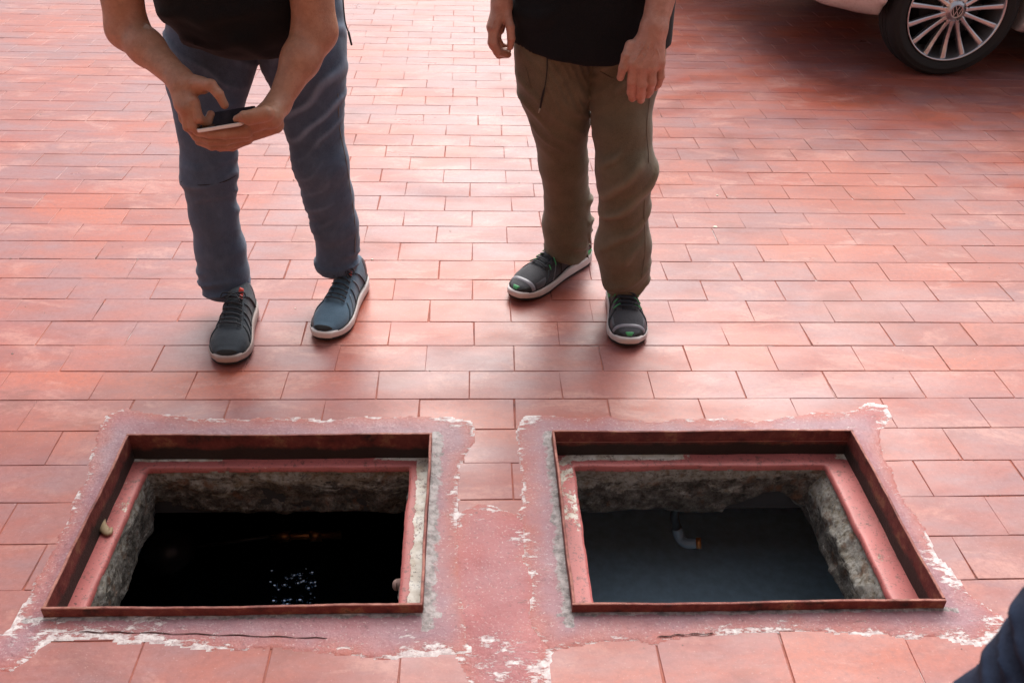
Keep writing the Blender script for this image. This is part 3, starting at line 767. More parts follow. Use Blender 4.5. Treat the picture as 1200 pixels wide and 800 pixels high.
# things lying about
cc = at(127, 616, 1.45); cc[2] = LZ+.004
MB().tube(spline([gp(121, 607, LZ+.009), gp(121, 617, LZ+.008), gp(127, 624, LZ+.006), gp(131, 618, LZ+.005)], 5), [.004, .005, .006, .007, .008, .009, .010, .010, .009, .009, .008, .007, .006, .005, .004, .003], 10, flat=.6).build('putty_lump', M['clay'], None, True, label='small tan curled lump on the left ledge of the left hatch', cat='lump')
def chip(px, py, r, label, mat='chip'):
    g = gp(px, py, .001); V, Q = surf(lambda P: ellip(P, g, (r, r*.8, r*.3))+fbm(P*120, 2)*r*.6, g-2*r, g+2*r, r/6)
    return fastmesh('plaster_chip', V, Q, M[mat], label=label, cat='chip', group='pale chips on the paving')
chip(838, 266, .008, 'pale chip at a tile joint to the right of the khaki trousers')
chip(841, 229, .005, 'small pale chip beside the gap in the tiles behind the khaki trousers')
chip(436, 304, .0035, 'tiny white crumb on the tiles between the two men')
chip(346, 361, .003, 'tiny pale crumb between the blue grey shoes')

def grit():
    V = []; F_ = []
    for k in range(1500):
        if k % 3:      # most of it has collected in the joints
            r = rs.randrange(-8, 34); y = ROWY0+r*ROWD+rs.gauss(0, .0012); x = rs.uniform(-3.4, 3.6)
        else: x, y = rs.uniform(-3.2, 3.4), rs.uniform(.9, 5.8)
        if any(h['x0']-.01 < x < h['x1']+.01 and h['y0']-.01 < y < h['y1']+.01 for h in (HL, HR)): continue
        a = rs.uniform(.0006, .0020)*(1+1.2*(rs.random() < .06)); b = len(V); th = rs.uniform(0, 3.1)
        for (u, v, w) in ((1, 0, 0), (0, 1, 0), (-1, 0, 0), (0, -1, 0), (.2, .1, .8)):
            q = rs.uniform(.6, 1.3); V.append((x+a*q*(u*math.cos(th)-v*math.sin(th)), y+a*q*(u*math.sin(th)+v*math.cos(th)), w*a+.0004))
        F_ += [(b, b+1, b+4), (b+1, b+2, b+4), (b+2, b+3, b+4), (b+3, b, b+4)]
    t = NT('grit_mix'); t.set(Base_Color=t.ramp(t.noise(3000, 1), [(.40, (.05, .035, .03)), (.5, (.25, .17, .14)), (.58, (.62, .57, .52))]), Roughness=.9)
    mesh('grit', V, F_, t.m, None, False, kind='stuff', label='fine grit and crumbs lying in the joints of the paving')
grit()
# ------------------------------------------------------------------ shoes
UU = np.array([0, .03, .08, .16, .3, .45, .6, .72, .82, .90, .96, .99, 1.0])
WW = np.array([.010, .022, .030, .034, .034, .036, .042, .047, .046, .039, .027, .014, .004])
HH = np.array([.040, .062, .074, .080, .078, .060, .046, .037, .031, .025, .017, .009, .003])
class Shoe:
    def __init__(s, toe, heel, side, mats, parent, label, sc=1.0, style=0):
        toe = np.array(toe[:2]); heel = np.array(heel[:2]); s.L = np.linalg.norm(toe-heel); s.d = (toe-heel)/s.L; s.r = np.array([s.d[1], -s.d[0]])
        s.heel = heel; s.side = side; s.sc = sc; P_ = s.P
        us = np.sort(np.r_[np.linspace(0, 1, 44), .985, .995, .01]); ph = np.linspace(0, math.pi, 29)
        V = [s.S(u, p) for u in us for p in ph]; n = len(ph); F_ = []
        for i in range(len(us)-1):
            for k in range(n-1): F_.append((i*n+k, i*n+k+1, (i+1)*n+k+1, (i+1)*n+k))
        up = mesh('shoe', V, F_, mats['upper'], parent, True, label=label, attrs={'ridge': [0.0]*len(V)}); s.up = up
        # midsole and outsole
        def slab(name, e, zf, rings, mat):
            out = []
            for sg in (1, -1):
                for u in (us if sg == 1 else us[::-1][1:-1]): out.append((u, sg))
            V = []; F_ = []; N = len(out)
            for (k_, zz) in rings:
                for (u, sg) in out:
                    w = s.w(u)*s.sc; ee = e+k_
                    uu = u; x = sg*(w+ee*min(1, w/.02+.25)); y = u*s.L + ((ee*.9) if u > .97 else (-ee*.9 if u < .02 else 0)) * 1.0
                    V.append(s.P(x+s.c(u), y, zz(u)))
            for r_ in range(len(rings)-1):
                for k in range(N): F_.append((r_*N+k, r_*N+(k+1) % N, (r_+1)*N+(k+1) % N, (r_+1)*N+k))
            F_.append(tuple(range(N-1, -1, -1))); F_.append(tuple((len(rings)-1)*N+k for k in range(N)))
            return mesh(name, V, F_, mat, up, True)
        sp = lambda u: .010*max(0, (u-.72)/.28)**2+.005*max(0, (.08-u)/.08)
        z0 = s.z0
        slab('midsole', .0045, None, [(-.002, lambda u: .0085+sp(u)), (.002, lambda u: .013+sp(u)), (.0005, lambda u: .02+sp(u)*.8), (.0022, lambda u: z0(u)-.002), (0, lambda u: z0(u)+.004), (-.006, lambda u: z0(u)+.005)], mats['mid'])
        slab('outsole', .0035, None, [(-.006, lambda u: .0005+sp(u)), (-.001, lambda u: .002+sp(u)), (.001, lambda u: .0095+sp(u)), (-.003, lambda u: .0100+sp(u))], mats['out'])
        # tongue, eyestays, laces
        s.patch('tongue', .28, .70, 90-19, 90+19, .0035, mats.get('tongue', mats['lace']))
        for sg in (-1, 1): s.patch('eyestay', .36, .70, 90+sg*21-9, 90+sg*21+9, .0045, mats.get('stay', mats['upper']))
        nl = 6
        for k in range(nl):
            u = .40+.052*k
            for sg in (-1, 1):
                pts = [s.S(u+.026*(t_ if sg > 0 else 1-t_), math.radians(90+sg*(-25+50*t_)), .0085+.0025*math.sin(math.pi*t_)) for t_ in np.linspace(0, 1, 9)]
                MB().tube(pts, .0033, 7, flat=.55).build('lace', mats['lace'], up, True)
        # sewn-on side bands running from the sole up to the eyestay
        for sg in (-1, 1):
            for (ua, ub, rr_, mt) in ((.78, .66, .0030, 'band'), (.66, .56, .0026, 'band2'), (.52, .50, .0032, 'band'), (.36, .42, .0028, 'band2'), (.20, .34, .0030, 'band')):
                pts = [s.S(ua+(ub-ua)*t_, math.radians(90+sg*(86-50*t_)), .0012) for t_ in np.linspace(0, 1, 8)]
                MB().tube(pts, rr_, 6, flat=.45).build('side_band', mats.get(mt, mats['upper']), up, True)
            pts = [s.S(u_, math.radians(90+sg*84), .0015) for u_ in np.linspace(.06, .93, 24)]
            MB().tube(pts, .0022, 6).build('sole_welt', mats['out'], up, True)
        b0 = s.S(.385, math.pi/2, .012)
        for sg in (-1, 1):
            pts = [b0+np.append(s.r*sg*a+s.d*b, c) for a, b, c in ((0, 0, 0), (.014, .006, .006), (.030, .004, .004), (.033, .016, -.004), (.016, .014, .002), (0, .003, .002))]
            MB().tube(spline(pts, 5), .0022, 6).build('lace_bow', mats['lace'], up, True)
            pts = [b0+np.append(s.r*sg*a+s.d*b, c) for a, b, c in ((0, 0, 0), (.010, .016, .003), (.022, .034, -.008))]
            MB().tube(spline(pts, 5), .0018, 6).build('lace_end', mats['lace'], up, True)
    def P(s, x, y, z): q = s.heel+s.r*x+s.d*y; return np.array([q[0], q[1], z])
    def w(s, u): return np.interp(u, UU, WW)
    def c(s, u): return s.side*.008*math.sin(math.pi*min(1, u))*(u-.2)
    def z0(s, u): return .038-.013*u+.0025*math.sin(u*17+1)*(.15 < u < .95)+.010*max(0, (u-.72)/.28)**2
    def S(s, u, ph, off=0.0):
        w = s.w(u)*s.sc; h = np.interp(u, UU, HH)*s.sc; cx = math.cos(ph); sz = max(0, math.sin(ph))
        x = math.copysign(abs(cx)**.72, cx)*(w-.012*(sz**1.5)*(u < .5)*0)+s.c(u); z = s.z0(u)+h*sz**.85
        nx = cx; nz = sz; return s.P(x+off*nx, u*s.L, z+off*nz)
    def patch(s, name, u0, u1, p0, p1, off, mat, nu=14, npp=7, label=None):
        V = []; F_ = []
        for i, u in enumerate(np.linspace(u0, u1, nu)):
            for k, p in enumerate(np.linspace(p0, p1, npp)):
                e = i in (0, nu-1) or k in (0, npp-1); V.append(s.S(u, math.radians(p), -.001 if e else off))
        for i in range(nu-1):
            for k in range(npp-1): F_.append((i*npp+k, i*npp+k+1, (i+1)*npp+k+1, (i+1)*npp+k))
        return mesh(name, V, F_, mat, s.up, True, attrs={'ridge': [0.0]*len(V)}, label=label)

# ------------------------------------------------------------------ people
def legpts(rows):
    pts = []; rad = []
    for (y, l, r, Y) in rows:
        a = at(l, y, Y); b = at(r, y, Y); pts.append((a+b)/2); rad.append(np.linalg.norm(b-a)/2*.985)
    return pts, rad
def ridge_noise(P, dirx, f=(4.5, 4.5, 15), seed=0.0, warp=.35):
    z = P[:, 2]-dirx*P[:, 0]; Q = np.c_[P[:, 0], P[:, 1], z]*np.array(f)+seed
    Q = Q+warp*np.c_[vnoise(P*7+3), vnoise(P*7+9), vnoise(P*7+14)]*2
    return 1-np.abs(vnoise(Q))*2.2
def creases(P, dirx, freq, seed, bias=0.0):
    w = P[:, 2]-dirx*(P[:, 0]-.0)
    s_ = np.sin(w*freq*2*math.pi+6.5*vnoise(P*4.5+seed)+2.2*vnoise(P*13+seed*2))
    m_ = np.clip(vnoise(P*np.array([6, 6, 5.5])+seed*2.7)*2.4+.22+bias, 0, 1)
    return np.clip(s_*.62+.38, 0, 1)**2.2*m_
def cuts(P, center, half, soft): return np.clip(1-np.abs(P-center)/half, 0, 1)**soft
def head_sdf(P, c, Mx, s=1.0):
    q = (P-c)@Mx/s      # local: x right, y forward (face), z up
    d = ellip(q, (0, -.012, .022), (.076, .095, .098)); d = smin(d, ellip(q, (0, .022, -.045), (.058, .066, .072)), .03)
    d = smin(d, cone(q, (0, .092, .012), (0, .112, -.022), .009, .014), .012)          # nose
    d = smin(d, ellip(q, (0, .080, .032), (.05, .014, .010)), .012)                      # brow
    d = smin(d, ellip(q, (0, .078, -.058), (.026, .012, .010)), .008)                    # lips
    d = smin(d, ellip(q, (0, .066, -.098), (.026, .020, .018)), .02)                     # chin
    for sx in (-1, 1):
        d = smax(d, -ellip(q, (sx*.031, .094, .014), (.017, .016, .011)), .008)
        d = smin(d, ellip(q, (sx*.078, -.006, 0), (.010, .020, .032)), .008)
    return d*s
def fingers(P, fl, k=.0025):
    d = None
    for pts, rad in fl:
        p2 = [pts[0]]; r2 = [rad[0]]
        for i in range(1, len(pts)): p2 += [(np.asarray(pts[i-1])+pts[i])/2, pts[i]]; r2 += [(rad[i-1]+rad[i])*.455, rad[i]]
        e = chain(P, p2, r2, .0015); d = e if d is None else smin(d, e, k)
    return d

def make_person(origin, label, headc, look, neckb, torso, arms, hands, hair, skin, h, scale=1.0):
    t = empty('person', tuple(origin), label=label, cat='person')
    look = np.array(look, float); look /= np.linalg.norm(look); rt = np.cross(look, [0, 0, 1.0]); rt /= np.linalg.norm(rt); up = np.cross(rt, look)
    Mx = np.stack([rt, look, up], 1); headc = np.array(headc, float)
    allp = []
    def sdf(P):
        d = head_sdf(P, headc, Mx)
        d = smin(d, cone(P, headc-look*.03-up*.06, neckb, .052, .058), .03)
        d = smin(d, chain(P, torso[0], torso[1], .05), .05)
        for pts, rad in arms: d = smin(d, chain(P, pts, rad, .02), .03)
        for palm, fl, veins in hands:
            e = None
            for a, b, ra, rb in palm:
                q = cone(P, a, b, ra, rb); e = q if e is None else smin(e, q, .010)
            e = smin(e, fingers(P, fl, .0014), .0045)
            for pts, r in veins: e = smin(e, chain(P, [q-np.array([0, .0012, 0]) for q in pts], [r]*len(pts)), .002)
            d = smin(d, e, .012)
        return d
    pts = [headc+.2, headc-.2]+list(torso[0])+[p for a in arms for p in a[0]]+[p for hd in hands for f in hd[1] for p in f[0]]
    A = np.array(pts); body = nets('body', sdf, A.min(0)-.22, A.max(0)+.22, h, skin, t)
    hs_ = lambda P: smax(ellip((P-headc)@Mx, (0, -.018, .030), (.084, .098, .100)), ((P-headc)@Mx)[:, 1]*.75-((P-headc)@Mx)[:, 2]*.7-.012, .01)+fbm(P*60, 3)*.004
    nets('hair', hs_, headc-.16, headc+.16, .006, hair, t)
    for sx in (-1, 1):
        c = headc+Mx@np.array([sx*.031, .079, .014]); e = MB().lathe([(.0125*math.sin(u), .0125*math.cos(u)) for u in np.linspace(.01, math.pi-.01, 12)], 16, Matrix.Translation(Vector(c))).build('eye', M['eye'], t, True)
        c2 = c+look*.0095; MB().lathe([(.0055*math.sin(u), .0045*math.cos(u)) for u in np.linspace(.01, math.pi-.01, 8)], 14, Matrix.Translation(Vector(c2)) @ Vector(look).to_track_quat('Z', 'Y').to_matrix().to_4x4()).build('iris', M['iris'], e, True)
    return t
def nail(person, tip, prev, out, r=.0055):
    tip = np.array(tip); d = tip-np.array(prev); d /= np.linalg.norm(d); out = np.array(out, float); out -= d*(out@d); out /= np.linalg.norm(out); x = np.cross(d, out)
    Mx = Matrix((( *x, 0), (*d, 0), (*out, 0), (0, 0, 0, 1))).transposed(); Mx.translation = Vector(tip+out*.0052)
    V = []; F_ = []
    for i in range(7):
        for k in range(7):
            a = (k/6-.5)*2; b = (i/6-.5)*2; V.append(tuple(Mx @ Vector((a*r, b*r*1.25*(1-.25*a*a), .0012-.0022*a*a-.001*(abs(b) > .9)))))
    for i in range(6):
        for k in range(6): F_.append((i*7+k, i*7+k+1, i*7+8+k, i*7+7+k))
    mesh('nail', V, F_, M['nail'], person, True)

# ================= left person (photo left), jeans, black shirt, phone
A_ = at
hipL = A_(298, 22, 2.45)
r1, q1 = legpts([(18, 194, 303, 2.45), (60, 196, 301, 2.43), (72, 198, 297, 2.41), (85, 199.5, 292, 2.395), (100, 201, 288, 2.38), (125, 205, 283, 2.36), (150, 210, 278.5, 2.34), (204, 214, 276.5, 2.325), (250, 221, 279, 2.335), (290, 228, 288, 2.345), (318, 234, 292, 2.345), (333, 239.5, 292.5, 2.335)])
r2, q2 = legpts([(18, 300, 403, 2.45), (60, 303, 404.5, 2.43), (72, 308, 404.5, 2.425), (85, 316, 404, 2.42), (100, 325, 404, 2.42), (122, 330, 402, 2.41), (146, 334, 401, 2.40), (190, 343, 409, 2.395), (230, 357, 415, 2.41), (262, 365, 419, 2.42), (285, 371, 420, 2.43), (306, 368, 419, 2.425)])
def jeans_disp(P):
    right = np.clip((P[:, 0]+.56)/.05, 0, 1); z = P[:, 2]
    a = np.maximum(creases(P, .62, 15, 2.0, -.05), .5*creases(P, .80, 33, 5.0)); b = creases(P, -.45, 17, 8.0, -.15)
    r = a*right+b*(1-right)
    kn = cuts(z, .46, .10, .7); r = np.maximum(r, kn*creases(P, .1, 22, 14.0, -.1)*(1-right)); hm = cuts(z, .11, .10, .6); r = np.maximum(r*(1-hm), hm*creases(P, .15, 22, 11.0, .1))
    return r, .0058*(r-.2)*(1+.5*hm+.3*cuts(z, .66, .12, 1))+.004*vnoise(P*9)+.0007*fbm(P*60, 2)
def jeans_sdf(P):
    d1 = chain(P, r1, q1, .02); d2 = chain(P, r2, q2, .02)
    pel = ellip(P, hipL+np.array([0, .015, .04]), (.228, .135, .14)); d = smin(smin(d1, pel, .02), smin(d2, pel, .02), .003)
    d = smax(d, P[:, 2]-.93, .01)
    # hems: cut flat just above the shoes
    hem = np.where(P[:, 0] < -.56, r1[-1][2]-.024+.10*(P[:, 1]-r1[-1][1]), r2[-1][2]-.022+.10*(P[:, 1]-r2[-1][1]))
    hemd = hem+.006*fbm(P*30, 2)-P[:, 2]
    bulge = .004*(np.abs(P[:, 2]-(hem+.018)) < .016)
    return smax(d-jeans_disp(P)[1]-bulge, hemd, .006)
shoulders = (np.array([-.80, 2.24, 1.14]), np.array([-.37, 2.24, 1.14])); hd1 = np.array([-.60, 2.06, 1.34])
eR = A_(149, 34, 2.20); wR = A_(210, 93, 2.07); eL = A_(369, 36, 2.20); wL = A_(326, 122, 2.07)
ppm = lambda p: 1/pxm(p)
fr = lambda p, px: px*ppm(p)
arms1 = [([shoulders[0], (shoulders[0]+eR)/2, eR, eR*.62+wR*.38, wR], [.055, .050, fr(eR, 23), fr(wR, 20.5), fr(wR, 14.5)]),
         ([shoulders[1], (shoulders[1]+eL)/2, eL, eL*.6+wL*.4, wL], [.055, .052, fr(eL, 25), fr(wL, 21.5), fr(wL, 13)])]
px_ = lambda s_, Y: [A_(a, b, c) for a, b, c in s_]
k1 = 1/pxm(A_(240, 130, 2.03))
f = lambda *r: [x*k1 for x in r]
# right hand (photo left): back to the camera, thumb over the screen, fingers round the phone's left edge
hR_palm = [(wR, A_(212, 124, 2.02), 13*k1, 8*k1), (wR, A_(219, 128, 2.01), 13*k1, 8.5*k1), (wR, A_(226, 122, 2.02), 13*k1, 8*k1), (wR, A_(236, 101, 2.04), 12*k1, 9*k1), (A_(212, 100, 2.05), A_(238, 100, 2.05), 12*k1, 9*k1)]
hR_f = [([A_(233, 98, 2.04), A_(247, 100, 2.02), A_(256, 110, 2.01), A_(263, 123, 2.01)], f(8.5, 7.2, 6.2, 5.0)),
        ([A_(227, 120, 2.015), A_(233, 139, 2.00), A_(243, 144, 2.015), A_(247, 134, 2.03)], f(7, 6, 5.3, 4.6)),
        ([A_(221, 126, 2.01), A_(226, 148, 2.00), A_(237, 154, 2.03), A_(244, 147, 2.07)], f(7, 6, 5.4, 4.6)),
        ([A_(216, 126, 2.01), A_(220, 149, 2.005), A_(228, 156, 2.05), A_(236, 150, 2.08)], f(6.8, 5.8, 5.2, 4.4)),
        ([A_(211, 120, 2.02), A_(215, 140, 2.02), A_(220, 149, 2.06), A_(229, 148, 2.09)], f(6.2, 5.2, 4.6, 4.0))]
# left hand (photo right): under the phone, heel of the palm towards the camera
hL_palm = [(wL, A_(300, 140, 2.03), 14*k1, 10*k1), (wL, A_(318, 138, 2.02), 14*k1, 13*k1), (A_(316, 136, 2.02), A_(284, 151, 2.03), 13*k1, 9*k1), (A_(322, 146, 2.05), A_(284, 161, 2.06), 11*k1, 8.5*k1), (A_(312, 133, 1.99), A_(292, 139, 1.99), 9*k1, 8*k1)]
hL_f = [([A_(300, 135, 1.99), A_(286, 136, 1.985), A_(278, 140, 2.0)], f(8, 6, 5)),                  # thumb along the near side
        ([A_(288, 154, 2.01), A_(264, 157, 2.00), A_(246, 157, 2.00), A_(233, 155, 2.005)], f(8, 6.8, 6, 5)),
        ([A_(288, 158, 2.035), A_(264, 164, 2.02), A_(246, 165, 2.02), A_(230, 161, 2.03)], f(8, 6.8, 6, 5)),
        ([A_(288, 163, 2.06), A_(266, 170, 2.05), A_(248, 171, 2.05), A_(233, 166, 2.06)], f(7.8, 6.4, 5.8, 4.8)),
        ([A_(290, 163, 2.09), A_(272, 172, 2.09), A_(258, 173, 2.10), A_(244, 169, 2.11)], f(7, 5.8, 5.2, 4.4))]
v1 = [([A_(213, 98, 2.03), A_(216, 112, 2.005), A_(218, 124, 1.99)], .0014), ([A_(222, 98, 2.03), A_(224, 112, 2.0), A_(225, 120, 1.995)], .0014)]
torso1 = ([hipL+np.array([0, -.0, .10]), np.array([-.58, 2.30, .98]), np.array([-.59, 2.24, 1.10])], [.12, .13, .12])
p1_ = make_person((float(hipL[0]), 2.4, 0), 'person in a black shirt and blue jeans leaning over a phone held in both hands', hd1, (.05, -.55, -.83), np.array([-.59, 2.20, 1.19]), torso1, arms1,
                  [(hR_palm, hR_f, v1), (hL_palm, hL_f, [])], M['hair'], M['skin_a'], .0030)
nail(p1_, hR_f[0][0][-1], hR_f[0][0][-2], (.2, -1, .35), .0058)
jatt = {'ridge': lambda V: np.clip((jeans_disp(V)[0]-.25)*1.3, 0, 1)*np.clip((V[:, 2]-.05)*3, .25, 1)*(.35+.65*np.clip((V[:, 0]+.56)/.05, 0, 1))}
je = nets('jeans', jeans_sdf, (-.85, 2.15, 0), (-.22, 2.72, 1.0), .0055, M['denim'], p1_, attr=jatt)
# seams of the jeans: fly, outer seam, belt loops and a hem line
def on_surface(sdf, p, d, n=40):
    p = np.array(p, float); d = np.array(d, float); d /= np.linalg.norm(d)
    for _ in range(n):
        e = sdf(p[None])[0]
        if abs(e) < 4e-4: return p
        p = p+d*e*.7
    return None
def seam(sdf, pts, rad, mat, parent, name='seam'):
    o = []
    for (px, py, Y) in pts:
        a = A_(px, py, Y); d = a-np.array([0, 0, CAM_H]); q = on_surface(sdf, a-d/np.linalg.norm(d)*.2, d)
        if q is not None and np.linalg.norm(q-a) < .35: o.append(q)
    if len(o) > 1: MB().tube(spline(o, 6), rad, 6).build(name, mat, parent, True)
seam(jeans_sdf, [(297, 56, 2.4), (297, 62, 2.4), (298, 69, 2.4)], .0015, M['thread'], je)
seam(jeans_sdf, [(304, 56, 2.4), (304, 62, 2.4), (303, 67, 2.4)], .0015, M['thread'], je)
seam(jeans_sdf, [(410-14, 110, 2.4), (398, 150, 2.4), (406, 190, 2.4), (411, 225, 2.4), (416, 262, 2.42), (416, 296, 2.42)], .0013, M['thread'], je)
seam(jeans_sdf, [(212, 213, 2.32), (235, 217, 2.32), (262, 213, 2.32), (276, 206, 2.32)], .0014, M['strap'], je, 'crease_shade')  # black line paints the shade in a knee crease
# shirt
sb = A_(284, -12, 2.36)
def shirt1(P):
    bel = ellip(P, sb, (.215, .185, .165)); ch = chain(P, [sb+np.array([0, -.02, .02]), np.array([-.59, 2.25, 1.10])], [.16, .155], .05)
    d = smin(bel, ch, .05); d = smin(d, chain(P, [np.array([-.60, 2.24, 1.12]), shoulders[0]], [.10, .068]), .04); d = smin(d, chain(P, [np.array([-.58, 2.24, 1.12]), shoulders[1]], [.10, .068]), .04)
    for sh, e in ((shoulders[0], eR), (shoulders[1], eL)): d = smin(d, smax(cone(P, sh, sh*.45+e*.55, .068, .066), (P-(sh*.5+e*.5))@((e-sh)/np.linalg.norm(e-sh)), .004), .02)
    d = smax(d, -cone(P, np.array([-.6, 2.17, 1.19]), hd1, .05, .08), .01)
    return d-.010*(creases(P, .35, 9, 5.0, .1)-.3)-.005*vnoise(P*6)-.004*cuts(P[:, 2], .80, .03, 1)*vnoise(P*25)
nets('shirt', shirt1, (-.95, 2.0, .74), (-.22, 2.62, 1.3), .009, M['black_shirt'], p1_, attr={'ridge': lambda V: np.zeros(len(V))})
c = A_(402, 0, 2.38); MB().tube(spline([c+np.array([0, 0, .05]), A_(403, 12, 2.38), A_(405, 28, 2.37), A_(410, 42, 2.36)], 5), .0045, 8, flat=.4).tube([A_(408.5, 38, 2.36), A_(412, 53, 2.36)], [.0062, .005], 8, flat=.5).build('bag_strap', M['strap'], p1_, True)
sm1 = dict(band=plain('dark_overlay', (.02, .025, .032), .6), band2=M['knit_shaded'], upper=M['knit_shaded'], mid=M['sole_shaded'], out=M['sole_black'], lace=M['lace'], tongue=M['knit_shaded'])  # same pair as the next shoe, shade painted into these colours
sm2 = dict(band=plain('slate_overlay', (.035, .06, .085), .6), band2=plain('pale_overlay', (.16, .20, .24), .6), upper=M['knit_blue'], mid=M['sole_white'], out=M['sole_black'], lace=M['lace'], tongue=M['knit_blue'])
toe = gp(268, 431); s1 = Shoe(toe, (toe[0]-.012, toe[1]+.305), 1, sm1, p1_, 'charcoal blue running shoe with shade painted in', 1.12)
toe = gp(378, 402); s2 = Shoe(toe, gp(421, 333)+np.array([.004, .005, 0]), -1, sm2, p1_, 'blue grey running shoe with white sole', 1.12)
for s_ in (s1, s2):
    s_.patch('toe_bumper', .955, .998, 25, 155, .0015, M['sole_black'], 8, 16)
    s_.patch('tongue_tab', .31, .345, 96, 116, .013, M['red'], 6, 6); s_.patch('tongue_tab', .385, .41, 100, 116, .012, M['red'], 6, 6)
    s_.patch('heel_counter', .0, .14, 5, 60, .002, M['silver_film']); s_.patch('heel_counter', .0, .14, 120, 175, .002, M['silver_film'])
    s_.patch('toe_overlay', .74, .95, 8, 40, .0012, mats_ := M['silver_film'] if s_ is s2 else M['knit_shaded'])
# phone
pc = (A_(229, 154, 1.985)+A_(284, 145, 1.985))/2; ux = A_(284, 145, 1.985)-A_(229, 154, 1.985); wd = np.linalg.norm(ux)*1.0; ux = ux/np.linalg.norm(ux)
uy = np.array([0, 1, -.10]); uy -= ux*(uy@ux); uy /= np.linalg.norm(uy); uz = np.cross(ux, uy)
ph = empty('smartphone', tuple(pc+uy*.07), label='silver edged smartphone held flat in the hands of the person in jeans', cat='phone')
def phone_slab(name, w, l, z0, z1, mat, r=.012, b=.002, y0=0.0):
    out = []
    for (sx, sy) in ((1, 0), (1, 1), (-1, 1), (-1, 0)):
        a0 = {(1, 0): -90, (1, 1): 0, (-1, 1): 90, (-1, 0): 180}[(sx, sy)]
        for a in np.linspace(a0, a0+90, 7): out.append((sx*(w/2-r)+r*math.cos(math.radians(a)), (r if sy == 0 else l-r)+r*math.sin(math.radians(a))+y0))
    V = []; F_ = []; N = len(out)
    for (e, z) in ((b, z0), (b*.3, z0+b*.3), (0, z0+b), (0, z1-b), (b*.3, z1-b*.3), (b, z1)):
        for (x, y) in out:
            cx_, cy_ = x*(1-2*e/w), (y-l/2-y0)*(1-2*e/l)+l/2+y0; V.append(pc+ux*cx_+uy*cy_+uz*z)
    for k in range(5):
        for i in range(N): F_.append((k*N+i, k*N+(i+1) % N, (k+1)*N+(i+1) % N, (k+1)*N+i))
    F_.append(tuple(range(N-1, -1, -1))); F_.append(tuple(5*N+i for i in range(N)))
    return mesh(name, V, F_, mat, ph, False)
phone_slab('body', wd, .150, -.0052, .0035, M['phone_body']); phone_slab('screen', wd-.003, .147, .0036, .0050, M['phone_glass'], .011, .0004, .0015)
phone_slab('case', wd+.003, .118, -.0075, -.0040, M['phone_case'], .012, .001, .035)

# ================= right person (photo right), khaki trousers
hipR = A_(690, 10, 2.5)
r3, q3 = legpts([(15, 604, 696, 2.5), (60, 604, 695, 2.48), (88, 606, 694, 2.48), (107, 608.5, 691.5, 2.48), (142, 621, 690, 2.49), (190, 630, 689, 2.52), (234, 637.5, 692, 2.56), (262, 635, 693, 2.58), (292, 637, 689, 2.58)])
r4, q4 = legpts([(15, 688, 782, 2.5), (60, 688, 780, 2.48), (88, 689, 775, 2.46), (114, 692.5, 766, 2.44), (152, 695.5, 764, 2.40), (198, 698, 768, 2.37), (240, 702, 760.5, 2.36), (288, 696, 763.5, 2.36), (316, 703, 762, 2.355), (336, 710, 753, 2.35)])
def kh_disp(P):
    z = P[:, 2]; mid = .388-.075*np.clip(z/.7, 0, 1); rr = np.clip((P[:, 0]-mid+.01)/.02, 0, 1)
    a = np.maximum(creases(P, -1.0, 13, 12.0, .05), .5*creases(P, -1.6, 26, 2.0)); b = np.maximum(creases(P, .95, 11, 21.0, -.05), .45*creases(P, 1.2, 24, 6.0))
    r = b*rr+a*(1-rr); w = cuts(z, .08, .12, .6); r = np.maximum(r*(1-w), w*creases(P, .35*(2*rr-1), 17, 31.0, .1))
    vf = .5+.5*np.sin(P[:, 0]*62+2*vnoise(P*np.array([3, 3, 2.5]))); 
    return r, .0095*(r-.25)*(1+.35*w)+.003*(vf-.5)*(1-w)+.004*vnoise(P*7)+.0007*fbm(P*50, 2)
def kh_sdf(P):
    d1 = chain(P, r3, q3, .02); d2 = chain(P, r4, q4, .02); pel = ellip(P, hipR+np.array([0, .01, .03]), (.20, .13, .15))
    d = smin(smin(d1, pel, .03), smin(d2, pel, .03), .006); d = smax(d, P[:, 2]-.95, .01)
    hem = np.where(P[:, 0] < .394, r3[-1][2]-.014+.10*(P[:, 1]-2.58), r4[-1][2]-.014+.10*(P[:, 1]-2.35))
    return smax(d-kh_disp(P)[1]-.003*(np.abs(P[:, 2]-(hem+.016)) < .015), hem+.005*fbm(P*28, 2)-P[:, 2], .006)
shR = (np.array([.12, 2.50, 1.24]), np.array([.55, 2.50, 1.24])); hd2 = np.array([.33, 2.44, 1.44])
w3 = A_(588, 6, 2.45); e3 = A_(583, -85, 2.52); w4 = A_(766, 34, 2.29); e4 = A_(794, -85, 2.40)
k2 = 1/pxm(A_(755, 80, 2.28)); g = lambda *r: [x*k2 for x in r]
arms2 = [([shR[0], e3, w3*.5+e3*.5, w3], [.052, .043, .034, fr(w3, 11.5)]), ([shR[1], e4, w4*.45+e4*.55, w4], [.052, .045, .040, fr(w4, 15)])]
h4_palm = [(w4, A_(742, 74, 2.25), 14*k2, 8.5*k2), (w4, A_(752, 77, 2.245), 14*k2, 9*k2), (w4, A_(763, 77, 2.25), 14*k2, 9*k2), (w4, A_(772, 73, 2.26), 13*k2, 8*k2), (A_(757, 48, 2.28), A_(738, 60, 2.27), 12*k2, 7*k2)]
